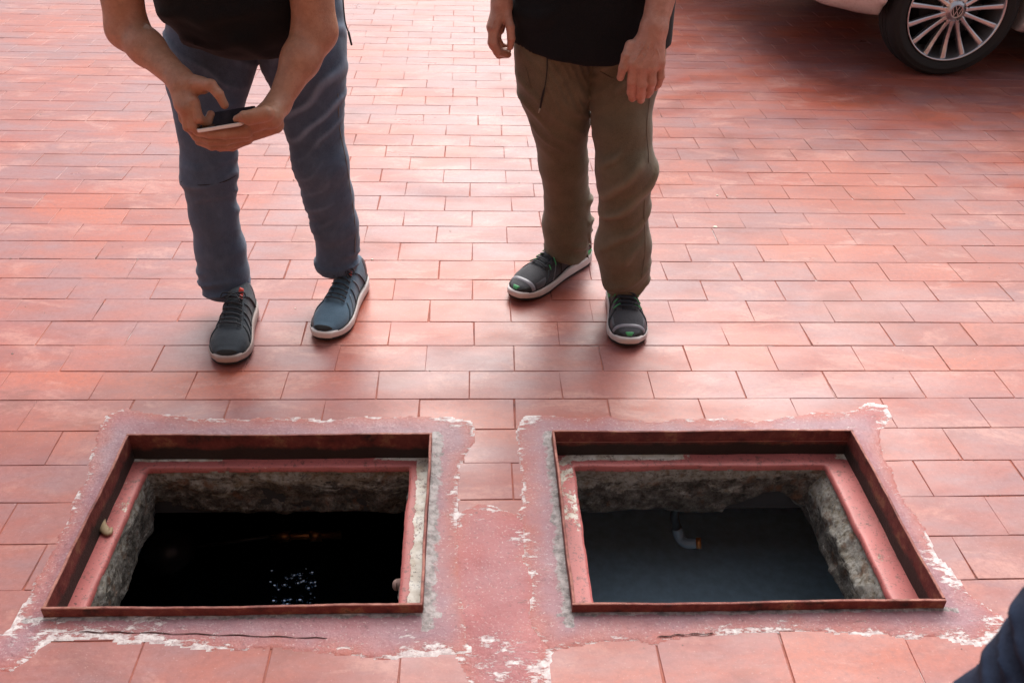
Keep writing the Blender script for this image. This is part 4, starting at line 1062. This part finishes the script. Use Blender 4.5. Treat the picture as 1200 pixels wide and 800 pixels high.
h4_f = [([A_(739, 54, 2.27), A_(734, 66, 2.255), A_(730, 80, 2.25), A_(727, 91, 2.255)], g(7, 6.2, 5.6, 4.4)),
        ([A_(742, 76, 2.248), A_(741, 95, 2.25), A_(740, 108, 2.27), A_(741, 115, 2.29)], g(7.2, 6.3, 5.8, 5)),
        ([A_(752, 79, 2.243), A_(752, 99, 2.245), A_(751, 112, 2.27), A_(751, 117, 2.295)], g(7.2, 6.4, 5.8, 5)),
        ([A_(763, 79, 2.248), A_(763.5, 96, 2.25), A_(761, 107, 2.275), A_(759, 111, 2.30)], g(7.0, 6.1, 5.5, 4.8)),
        ([A_(773, 75, 2.26), A_(774, 90, 2.262), A_(771, 99, 2.28), A_(768, 103, 2.30)], g(6.2, 5.3, 4.8, 4.2))]
v4 = [([A_(760, 44, 2.255), A_(751, 60, 2.238), A_(744, 72, 2.235)], .0016), ([A_(763, 44, 2.255), A_(759, 60, 2.235), A_(753, 74, 2.23)], .0016), ([A_(768, 44, 2.256), A_(767, 60, 2.238), A_(764, 74, 2.235)], .0016),
      ([A_(766, 50, 2.25), A_(771, 60, 2.243), A_(773, 71, 2.245)], .0014), ([A_(752, 50, 2.25), A_(748, 58, 2.245), A_(755, 66, 2.236), A_(760, 72, 2.234)], .0013),
      ([A_(742, 74.5, 2.237), A_(742.5, 75.5, 2.236)], .0035), ([A_(752, 77, 2.233), A_(752, 78, 2.232)], .0035), ([A_(763, 77, 2.237), A_(763, 78, 2.236)], .0033)]
h3_palm = [(w3, A_(578, 32, 2.42), 11*k2, 8.5*k2), (w3, A_(584, 34, 2.45), 11*k2, 8*k2), (w3, A_(594, 22, 2.43), 10*k2, 6.5*k2)]
h3_f = [([A_(594, 18, 2.43), A_(598, 32, 2.41), A_(599, 45, 2.405), A_(598, 55, 2.41)], g(6.2, 5.6, 5.2, 4.2)),
        ([A_(578, 33, 2.415), A_(577, 50, 2.405), A_(583, 61, 2.41), A_(592, 63, 2.43)], g(6.6, 6, 5.5, 4.8)),
        ([A_(579, 34, 2.435), A_(578, 53, 2.43), A_(585, 64, 2.435), A_(595, 64, 2.45)], g(6.6, 5.8, 5.3, 4.6)),
        ([A_(581, 33, 2.455), A_(580, 51, 2.455), A_(587, 61, 2.46), A_(595, 60, 2.475)], g(6.3, 5.6, 5.0, 4.4)),
        ([A_(584, 31, 2.475), A_(583, 46, 2.48), A_(588, 55, 2.485), A_(595, 55, 2.49)], g(5.6, 4.8, 4.4, 4.0))]
v3 = [([A_(584, 10, 2.435), A_(580, 22, 2.41), A_(577, 31, 2.40)], .0014), ([A_(589, 12, 2.43), A_(585, 22, 2.415), A_(581, 32, 2.405)], .0013), ([A_(577, 33, 2.402), A_(577, 34, 2.402)], .0035)]
torso2 = ([hipR+np.array([0, 0, .05]), np.array([.335, 2.49, 1.05]), np.array([.335, 2.50, 1.20])], [.12, .125, .11])
p2_ = make_person((float(hipR[0]), 2.48, 0), 'person in khaki trousers and a black shirt standing with both arms hanging', hd2, (-.1, -.7, -.70), np.array([.335, 2.50, 1.32]), torso2, arms2,
                  [(h4_palm, h4_f, v4), (h3_palm, h3_f, v3)], M['hair_grey'], M['skin_b'], .0030)
katt = {'ridge': lambda V: np.clip((kh_disp(V)[0]-.3)*1.2, 0, 1)*np.clip((V[:, 2]-.02)*3, .3, 1)*(.5+.5*np.clip((V[:, 0]-.33)/.05, 0, 1))}
kt = nets('trousers', kh_sdf, (.02, 2.2, 0), (.62, 2.75, 1.0), .0055, M['khaki'], p2_, attr=katt)
seam(kh_sdf, [(703, 84, 2.42), (718, 92, 2.42), (735, 94, 2.42)], .0016, M['khaki_thread'], kt, 'pocket_edge')
seam(kh_sdf, [(608, 60, 2.42), (616, 80, 2.42), (622, 104, 2.42)], .0013, M['khaki_thread'], kt, 'pocket_edge')
seam(kh_sdf, [(766, 70, 2.42), (762, 110, 2.42), (758, 150, 2.38), (760, 190, 2.35), (755, 240, 2.35), (756, 290, 2.35), (752, 325, 2.35)], .0012, M['khaki_thread'], kt, 'outer_seam')
seam(kh_sdf, [(637, 286, 2.56), (660, 291, 2.54), (688, 286, 2.56)], .0011, M['khaki_thread'], kt, 'hem_stitch')
seam(kh_sdf, [(710, 331, 2.34), (732, 336, 2.32), (753, 331, 2.34)], .0011, M['khaki_thread'], kt, 'hem_stitch')
tc = hipR+np.array([0, 0, .2])
def shirt2(P):
    a = .212+.008*np.clip((P[:, 2]-.8)/.4, 0, 1); q = np.sqrt(((P[:, 0]-.325)/a)**2+((P[:, 1]-2.49)/.150)**2); d = (q-1)*.150
    d = smax(d, P[:, 2]-1.20, .05); d = smin(d, chain(P, [np.array([.335, 2.5, 1.20]), shR[0]], [.10, .066]), .05); d = smin(d, chain(P, [np.array([.335, 2.5, 1.20]), shR[1]], [.10, .066]), .05)
    for sh, e in ((shR[0], e3), (shR[1], e4)): d = smin(d, smax(cone(P, sh, sh*.45+e*.55, .066, .064), (P-(sh*.4+e*.6))@((e-sh)/np.linalg.norm(e-sh)), .004), .02)
    d = smax(d, -cone(P, np.array([.335, 2.48, 1.31]), hd2, .06, .08), .01)
    hem = .765-.018*np.sin((P[:, 0]-.12)*7.5)+.05*(P[:, 1]-2.40)
    return smax(d-.010*np.clip((P[:, 2]-.78)/.08, .15, 1)*(creases(P, .4, 8, 3.0, .2)-.3)-.004*vnoise(P*6)-.003, hem+.002*fbm(P*14, 2)-P[:, 2], .006)
nets('shirt', shirt2, (0.0, 2.2, .70), (.68, 2.75, 1.34), .009, M['black_shirt'], p2_, attr={'ridge': lambda V: np.zeros(len(V))})
o = [A_(641, 66, 2.34), A_(641, 80, 2.345), A_(639, 98, 2.35), A_(635, 115, 2.36), A_(633, 126, 2.365)]
o = [on_surface(kh_sdf, q-(q-np.array([0, 0, CAM_H]))*.05, q-np.array([0, 0, CAM_H])) for q in o]; o = [q+np.array([0, -.004, 0]) for q in o if q is not None]
so_ = spline(o, 5); MB().tube(so_, [.0013 if i < len(so_)*.55 else .0027 for i in range(len(so_))], 8).build('drawcord', M['strap'], p2_, True)
MB().tube([o[-1], o[-1]+np.array([-.004, 0, -.014])], [.0024, .0016], 8).build('cord_tip', M['cord_tip'], p2_, True)
sm3 = dict(band=plain('black_overlay', (.012, .012, .014), .45), band2=plain('grey_overlay_band', (.13, .13, .15), .5), upper=M['mesh_grey'], mid=M['sole_white'], out=M['sole_black'], lace=M['lace'], tongue=M['lace'])
toe = gp(602, 353); s3 = Shoe(toe, gp(688, 307)+np.array([.0, .03, 0]), 1, sm3, p2_, 'dark running shoe with green trim, turned to the side', 1.15)
toe = gp(736, 409); s4 = Shoe(toe, (toe[0]+.012, toe[1]+.305), -1, sm3, p2_, 'dark running shoe with green toe pointing to the hatches', 1.13)
for s_ in (s3, s4):
    s_.patch('toe_cap', .962, .992, 70, 112, .002, M['green'], 6, 8)
    s_.patch('toe_bumper', .90, .992, 4, 50, .0012, M['sole_black'], 8, 10); s_.patch('toe_bumper', .90, .992, 130, 176, .0012, M['sole_black'], 8, 10)
    s_.patch('toe_overlay', .865, .905, 6, 174, .0016, plain('grey_band', (.22, .21, .24), .4), 5, 30); s_.patch('toe_overlay', .72, .865, 4, 42, .0010, M['silver_film'], 6, 12); s_.patch('toe_overlay', .72, .865, 138, 176, .0010, M['silver_film'], 6, 12)
    for k in range(4):
        for sg in (-1, 1):
            u = .40+.075*k; pts = [s_.S(u+.03*t_, math.radians(90+sg*(16+26*t_)), .0065) for t_ in np.linspace(0, 1, 6)]
            MB().tube(pts, .0019, 6).build('lace_loop', M['green'], s_.up, True)
    for p in (6, 174): s_.patch('sole_inlay', .03, .34, p-5, p+5, .004, M['green'], 12, 5)
    for (u, p, e) in ((.20, 40, .05), (.31, 32, .045), (.20, 140, .05), (.31, 148, .045), (.42, 34, .03), (.42, 146, .03)):
        s_.patch('side_patch', u, u+e, p-9, p+9, .0022, M['green'], 6, 6)
    s_.patch('heel_counter', .0, .12, 5, 175, .0015, M['silver_film'], 8, 20)

# ================= third person at the right edge: only the folded navy sleeve shows
E_ = np.array([0, 0, CAM_H])+ray(1202, 934)*(.56/FPX); Q_ = np.array([0, 0, CAM_H])+ray(1352, 738)*(.50/FPX)
S3 = E_+(Q_-E_)/np.linalg.norm(Q_-E_)*.27; W3 = E_+np.array([.20, .05, -.02]); h3c = np.array([S3[0]+.17, S3[1]-.02, 1.46])
sx = S3[0]; S3b = S3+np.array([.36, 0, 0]); E3b = S3b+np.array([.06, -.04, -.27]); W3b = E3b+np.array([-.08, .16, -.10])
mid3 = (S3+S3b)/2
def mini_hand(w, d, side):
    d = np.array(d, float); d /= np.linalg.norm(d); s_ = np.cross(d, [0, 0, 1.0]); s_ /= np.linalg.norm(s_); s_ = s_*side; k = w+d*.085
    palm = [(w, k+s_*o_, .022, .012) for o_ in (-.026, -.009, .009, .026)]
    fl = [([k+s_*o_, k+s_*o_+d*l*.5+np.array([0, 0, -.006]), k+s_*o_+d*l+np.array([0, 0, -.022])], [.0095, .0085, .0072]) for o_, l in ((-.027, .060), (-.009, .074), (.009, .078), (.027, .068))]
    fl.append(([w+d*.03+s_*.02, w+d*.055+s_*.048, w+d*.085+s_*.055], [.012, .010, .008]))
    return (palm, fl, [])
hip3 = np.array([mid3[0], mid3[1], .88])
p3_ = make_person((float(mid3[0]), float(mid3[1]), 0), 'person at the lower right edge of the view in a folded navy sleeve', h3c, (-.1, .8, -.55), mid3+np.array([0, -.01, .08]), ([hip3, mid3+np.array([0, 0, -.15]), mid3+np.array([0, 0, -.02])], [.12, .12, .11]),
                  [([S3, E_, W3], [.045, .036, .026]), ([S3b, E3b, W3b], [.045, .036, .026])], [mini_hand(W3, W3-E_, 1), mini_hand(W3b, W3b-E3b, -1)], M['hair'], M['skin_a'], .0055)
axu = (S3-E_)/np.linalg.norm(S3-E_)
def jacket(P):
    d = chain(P, [hip3+np.array([0, 0, .0]), mid3+np.array([0, 0, -.05])], [.15, .16], .05); d = smin(d, cone(P, S3, S3b, .075, .075), .05)
    arm = chain(P, [S3, E_, E_*.15+W3*.85], [.064, .058, .042], .03)
    tU = (P-E_)@axu; tF = (P-E_)@((W3-E_)/np.linalg.norm(W3-E_)); tt = tU-.55*tF
    rg = np.sin(tt*260+4.2*vnoise(P*17)+2.4*vnoise(P*31))*np.clip(.6+vnoise(P*15+4), .1, 1)
    arm = arm-.0045*rg-.0018*vnoise(P*55)
    d = smin(d, arm, .015); d = smin(d, chain(P, [S3b, E3b, E3b*.15+W3b*.85], [.064, .056, .042], .03)-.003*np.sin(((P-E3b)@axu)*120), .02)
    return smax(d, -cone(P, mid3+np.array([0, 0, .12]), h3c, .055, .08), .01)
def jridge(V): tt = (V-E_)@axu-.55*((V-E_)@((W3-E_)/np.linalg.norm(W3-E_))); return np.clip(np.sin(tt*260+4.2*vnoise(V*17)+2.4*vnoise(V*31)), 0, 1)*.8
nets('jacket', jacket, np.minimum(E_, hip3)-.25, np.array([E3b[0]+.2, mid3[1]+.5, 1.35]), .0045, M['navy'], p3_, attr={'ridge': jridge})
def tr3(P):
    d = ellip(P, hip3, (.18, .13, .14))
    for sx_ in (-.10, .10): d = smin(d, chain(P, [hip3+np.array([sx_, 0, -.05]), hip3+np.array([sx_*1.1, .02, -.45]), np.array([hip3[0]+sx_*1.1, hip3[1], .06])], [.095, .07, .06], .02), .012)
    return d-.004*ridge_noise(P, .2)
nets('trousers', tr3, hip3-np.array([.3, .3, .9]), hip3+np.array([.3, .3, .2]), .012, M['denim'], p3_, attr={'ridge': lambda V: np.zeros(len(V))})
for sx_ in (-.11, .11): Shoe((hip3[0]+sx_, hip3[1]+.19), (hip3[0]+sx_, hip3[1]-.09), 1 if sx_ < 0 else -1, sm1, p3_, None)

# ------------------------------------------------------------------ car
CARX = 2.470-.86; CARY = 4.70; CW = 1.76; CL = 4.25
def sd_poly(P, poly): return poly_sd(P, poly)
side_prof = [(0.02, .48), (.06, .38), (.22, .32), (.42, .295), (.60, .29), (1.18, .225), (1.4, .215), (3.85, .215), (4.1, .28), (4.23, .42), (4.25, .70), (4.18, .92), (3.9, 1.02), (3.62, 1.30), (3.3, 1.42), (2.6, 1.47), (1.95, 1.43), (1.55, 1.26), (1.10, 1.00), (.75, .93), (.30, .82), (.06, .66)]
def car_sdf(P):
    x = P[:, 0]-CARX; y = P[:, 1]-(CARY+CW/2); z = P[:, 2]
    d = sd_poly(np.c_[x, z], side_prof)
    half = CW/2-.30*np.clip((z-.93)/.55, 0, 1)**1.1-.035*np.clip((.45-z)/.25, 0, 1)**1.5-.02*np.clip((z-.72)/.2, 0, 1)
    half = half-.02*np.cos(np.clip((z-.55)/.18, -1, 1)*math.pi/2)*0
    fr_ = np.clip((.70-x)/.70, 0, 1); rr = np.clip((x-(CL-.6))/.6, 0, 1)
    half = half-.30*fr_**2.4-.20*rr**2.4
    d = smax(d, (np.abs(y)-half)*.95, .05)
    for wx in (.86, 3.46):
        r = np.hypot(x-wx, z-.335); w = smax(r-.372, (CW/2-.30)-np.abs(y), .01); lip = smax(smax(np.abs(r-.385)-.016, .36-z, .004), (CW/2-.05)-np.abs(y), .01)
        d = smin(d, smax(lip, np.abs(y)-CW/2-.004, .01), .02); d = smax(d, -w, .006)
    # shut lines
    for gx in (1.30, 2.30, 3.15): d = np.maximum(d, -(np.maximum(np.abs(x-gx-.03*np.sin(z*3))-.005, np.maximum(.32-z, z-1.0)))*1.0) if False else d
    return d
car = empty('parked_car', (CARX+2.1, CARY+CW/2, 0), label='silver white parked car with multi spoke alloy wheel, at top right', cat='car')
paint = NT('car_paint'); paint.set(Base_Color=(.62, .58, .56), Roughness=.28, Metallic=.35); paint.b.inputs['Coat Weight'].default_value = 1.0; paint.b.inputs['Coat Roughness'].default_value = .04; paint.bump(paint.noise(900, 1), .05, .0004)
dirt = paint.ramp(paint.noise(60, 4, .7), [(.5, 0), (.7, .5)]); paint.set(Base_Color=paint.mix(dirt, (.62, .58, .56), (.38, .30, .26)))
trim = plain('black_trim', (.02, .02, .022), .55); tyrem = plain('tyre_rubber', (.011, .010, .010), .75, bumpscale=150); glass = plain('dark_glass', (.01, .012, .014), .04)
alloy = plain('alloy', (.60, .58, .60), .28, .9, var=.05); darkm = plain('wheel_dark_metal', (.02, .02, .02), .6, .3)  # near-black metal for brake disc, bolt recesses and badge field
nets('body', car_sdf, (CARX-.1, CARY-.1, .15), (CARX+CL+.1, CARY+CW+.1, 1.55), .022, paint.m, car)
yc = CARY+CW/2
b = MB(); b.box((CARX+1.35, CARY+.10, .17), (CARX+3.9, CARY+CW-.10, .24), .01); b.build('underbody', trim, car)
def xz_panel(name, pts, off, mat, th=.012, both=True):
    for sg in ((-1, 1) if both else (-1,)):
        V = []
        for dy in (0, th):
            for (x, z) in pts:
                half = CW/2-.30*max(0, (z-.93)/.55)**1.1; V.append((CARX+x, yc+sg*(half+off-dy), z))
        n = len(pts); F_ = [tuple(range(n)), tuple(range(2*n-1, n-1, -1))]+[(i, n+i, n+(i+1) % n, (i+1) % n) for i in range(n)]
        mesh(name, V, F_, mat, car, False)
xz_panel('side_window', [(1.55, 1.02), (2.28, 1.02), (2.30, 1.385), (2.05, 1.375), (1.68, 1.24)], .004, glass); xz_panel('side_window', [(2.36, 1.02), (3.12, 1.02), (3.10, 1.36), (2.38, 1.39)], .004, glass)
xz_panel('quarter_window', [(3.20, 1.04), (3.55, 1.06), (3.40, 1.28), (3.18, 1.33)], .004, glass)
def cross(name, x0, z0, x1, z1, h0, h1, mat, off=.01):
    n = np.array([-(z1-z0), 0, (x1-x0)]); n = n/np.linalg.norm(n)*off
    if n[2] < 0: n = -n
    V = [(CARX+x0+n[0], yc-h0, z0+n[2]), (CARX+x0+n[0], yc+h0, z0+n[2]), (CARX+x1+n[0], yc+h1, z1+n[2]), (CARX+x1+n[0], yc-h1, z1+n[2])]
    V += [(x-n[0]*2, y, z-n[2]*2) for x, y, z in V]; mesh(name, V, [(0, 1, 2, 3), (7, 6, 5, 4), (0, 4, 5, 1), (1, 5, 6, 2), (2, 6, 7, 3), (3, 7, 4, 0)], mat, car, False)
cross('windscreen', 1.18, 1.05, 1.92, 1.415, .62, .50, glass, .028); cross('rear_window', 3.90, 1.03, 3.60, 1.315, .54, .48, glass, .03)
lampm = plain('lamp_glass', (.5, .5, .52), .08)
for sg in (-1, 1):
    c = np.array([CARX+.27, yc+sg*.60, .66]); nets('headlight', lambda P: ellip(P, c, (.20, .13, .075)), c-.25, c+.25, .015, lampm, car)
    c = np.array([CARX+4.14, yc+sg*.66, .78]); nets('tail_light', lambda P: ellip(P, c, (.12, .12, .09)), c-.2, c+.2, .015, plain('red_lamp', (.4, .01, .01), .1), car)
    c = np.array([CARX+1.42, yc+sg*.93, 1.0]); nets('mirror', lambda P: ellip(P, c, (.06, .10, .065)), c-.15, c+.15, .012, paint.m, car)
b = MB()
for k in range(4): b.box((CARX+.005, yc-.45, .50+k*.04), (CARX+.07, yc+.45, .515+k*.04), .003)
b.build('grille', trim, car); MB().box((CARX-.01, yc-.26, .36), (CARX+.03, yc+.26, .47), .004).build('number_plate', plain('plate', (.6, .6, .55), .5), car)

def wheel(wx, sy, front):
    cy = yc+sy*(CW/2-.015)         # outer face plane
    R0 = Matrix.Translation((CARX+wx, cy, .335)) @ Matrix.Rotation(math.radians(90)*(1 if sy < 0 else -1), 4, 'X')   # local z = outward
    w = MB(); R = .335
    prof = [(.232, -.20), (.30, -.215), (.322, -.20), (.334, -.17), (.3355, -.115), (.334, -.05), (.326, -.018), (.312, -.004), (.290, .002), (.268, .000), (.252, -.008), (.246, -.016)]
    # tread grooves and sidewall ribs
    prof = [(.232, -.20), (.30, -.215), (.322, -.20), (.332, -.175), (.332, -.150), (.326, -.149), (.326, -.142), (.3355, -.141), (.3355, -.112), (.329, -.111), (.329, -.103), (.3355, -.102), (.3355, -.072), (.329, -.071), (.329, -.063), (.334, -.062), (.333, -.040),
            (.327, -.020), (.318, -.008), (.314, -.0035), (.311, -.005), (.305, -.001), (.300, -.001), (.297, .0015), (.288, .003), (.284, .001), (.268, .000), (.258, -.004), (.251, -.010), (.246, -.018)]
    w.lathe(prof, 96, R0); ty = w.build('wheel', tyrem, car, True)
    r = MB(); r.lathe([(.2475, -.012), (.2505, -.006), (.2505, -.001), (.247, .001), (.243, -.002), (.240, -.012), (.236, -.030), (.228, -.060), (.222, -.13), (.222, -.19), (.232, -.205)], 96, R0); r.build('rim', alloy, ty, True)
    d = MB(); d.lathe([(.0, -.085), (.155, -.085), (.155, -.10), (.222, -.185), (0, -.19)], 48, R0); d.build('brake_disc', darkm, ty, True)
    rot0 = math.radians(6)
    for k in range(15):
        a = rot0+2*math.pi*k/15; s_ = MB(); n = 7; V = []; F_ = []
        for i in range(n):
            t_ = i/(n-1); rad = .052+.190*t_; wd_ = .0085+.0050*(t_**2)+.004*max(0, .25-t_)*4; z = -.012-.022*math.sin(math.pi*min(1, t_*1.1))*.4-.004*(1-t_)
            for (xx, zz) in ((-wd_, z-.028), (-wd_, z-.003), (-wd_*.55, z), (wd_*.55, z), (wd_, z-.003), (wd_, z-.028)):
                V.append(R0 @ Vector((rad*math.cos(a)-xx*math.sin(a), rad*math.sin(a)+xx*math.cos(a), zz)))
        for i in range(n-1):
            for j in range(6): F_.append((i*6+j, i*6+(j+1) % 6, (i+1)*6+(j+1) % 6, (i+1)*6+j))
        F_.append(tuple(range(5, -1, -1))); F_.append(tuple((n-1)*6+j for j in range(6)))
        mesh('spoke', V, F_, alloy, ty, False)
    hb = MB(); hb.lathe([(0, -.006), (.028, -.006), (.033, -.009), (.036, -.016), (.062, -.021), (.072, -.028), (.074, -.060), (0, -.062)], 48, R0); hb.build('hub', alloy, ty, True)
    for k in range(5):
        a = rot0+math.radians(12)+2*math.pi*k/5; Mx = R0 @ Matrix.Translation((.058*math.cos(a), .058*math.sin(a), .0005)) @ Matrix.Scale(1.15, 4)
        bb = MB(); bb.lathe([(.0105, -.0150), (.0115, -.0165), (.0115, -.030)], 16, Mx); bb.lathe([(0, -.0168), (.0100, -.0168)], 16, Mx); bb.build('bolt_recess', darkm, ty, False)
    # round badge: ring with a V standing over a W
    e = MB(); e.lathe([(.0270, -.0058), (.0281, -.0036), (.0312, -.0032), (.033, -.0048), (.033, -.0092)], 40, R0)
    upv = 1
    def bar(p, q, wd_=.0028):
        p = np.array(p); q = np.array(q); dd = (q-p)/np.linalg.norm(q-p); nn = np.array([-dd[1], dd[0]])*wd_/2; p = p*1.15; q = q*1.15
        V = [tuple(R0 @ Vector((*(c), zz))) for zz in (-.0062, -.0040) for c in (p-nn, q-nn, q+nn, p+nn)]
        e.add(V, [(4, 5, 6, 7), (0, 1, 5, 4), (1, 2, 6, 5), (2, 3, 7, 6), (3, 0, 4, 7)])
    for a_, b_ in (((-.0095, .0215), (-.0006, .0035)), ((.0095, .0215), (.0006, .0035)), ((-.0205, .0125), (-.0095, -.0205)), ((.0205, .0125), (.0095, -.0205)), ((-.0095, -.0205), (-.0006, .0005)), ((.0095, -.0205), (.0006, .0005))): bar(a_, b_)
    e.build('badge', alloy, ty, False); MB().lathe([(0, -.0057), (.0276, -.0057)], 32, R0).build('badge_field', darkm, ty, False)
for wx in (.86, 3.46):
    for sy in (-1, 1): wheel(wx, sy, wx < 2)
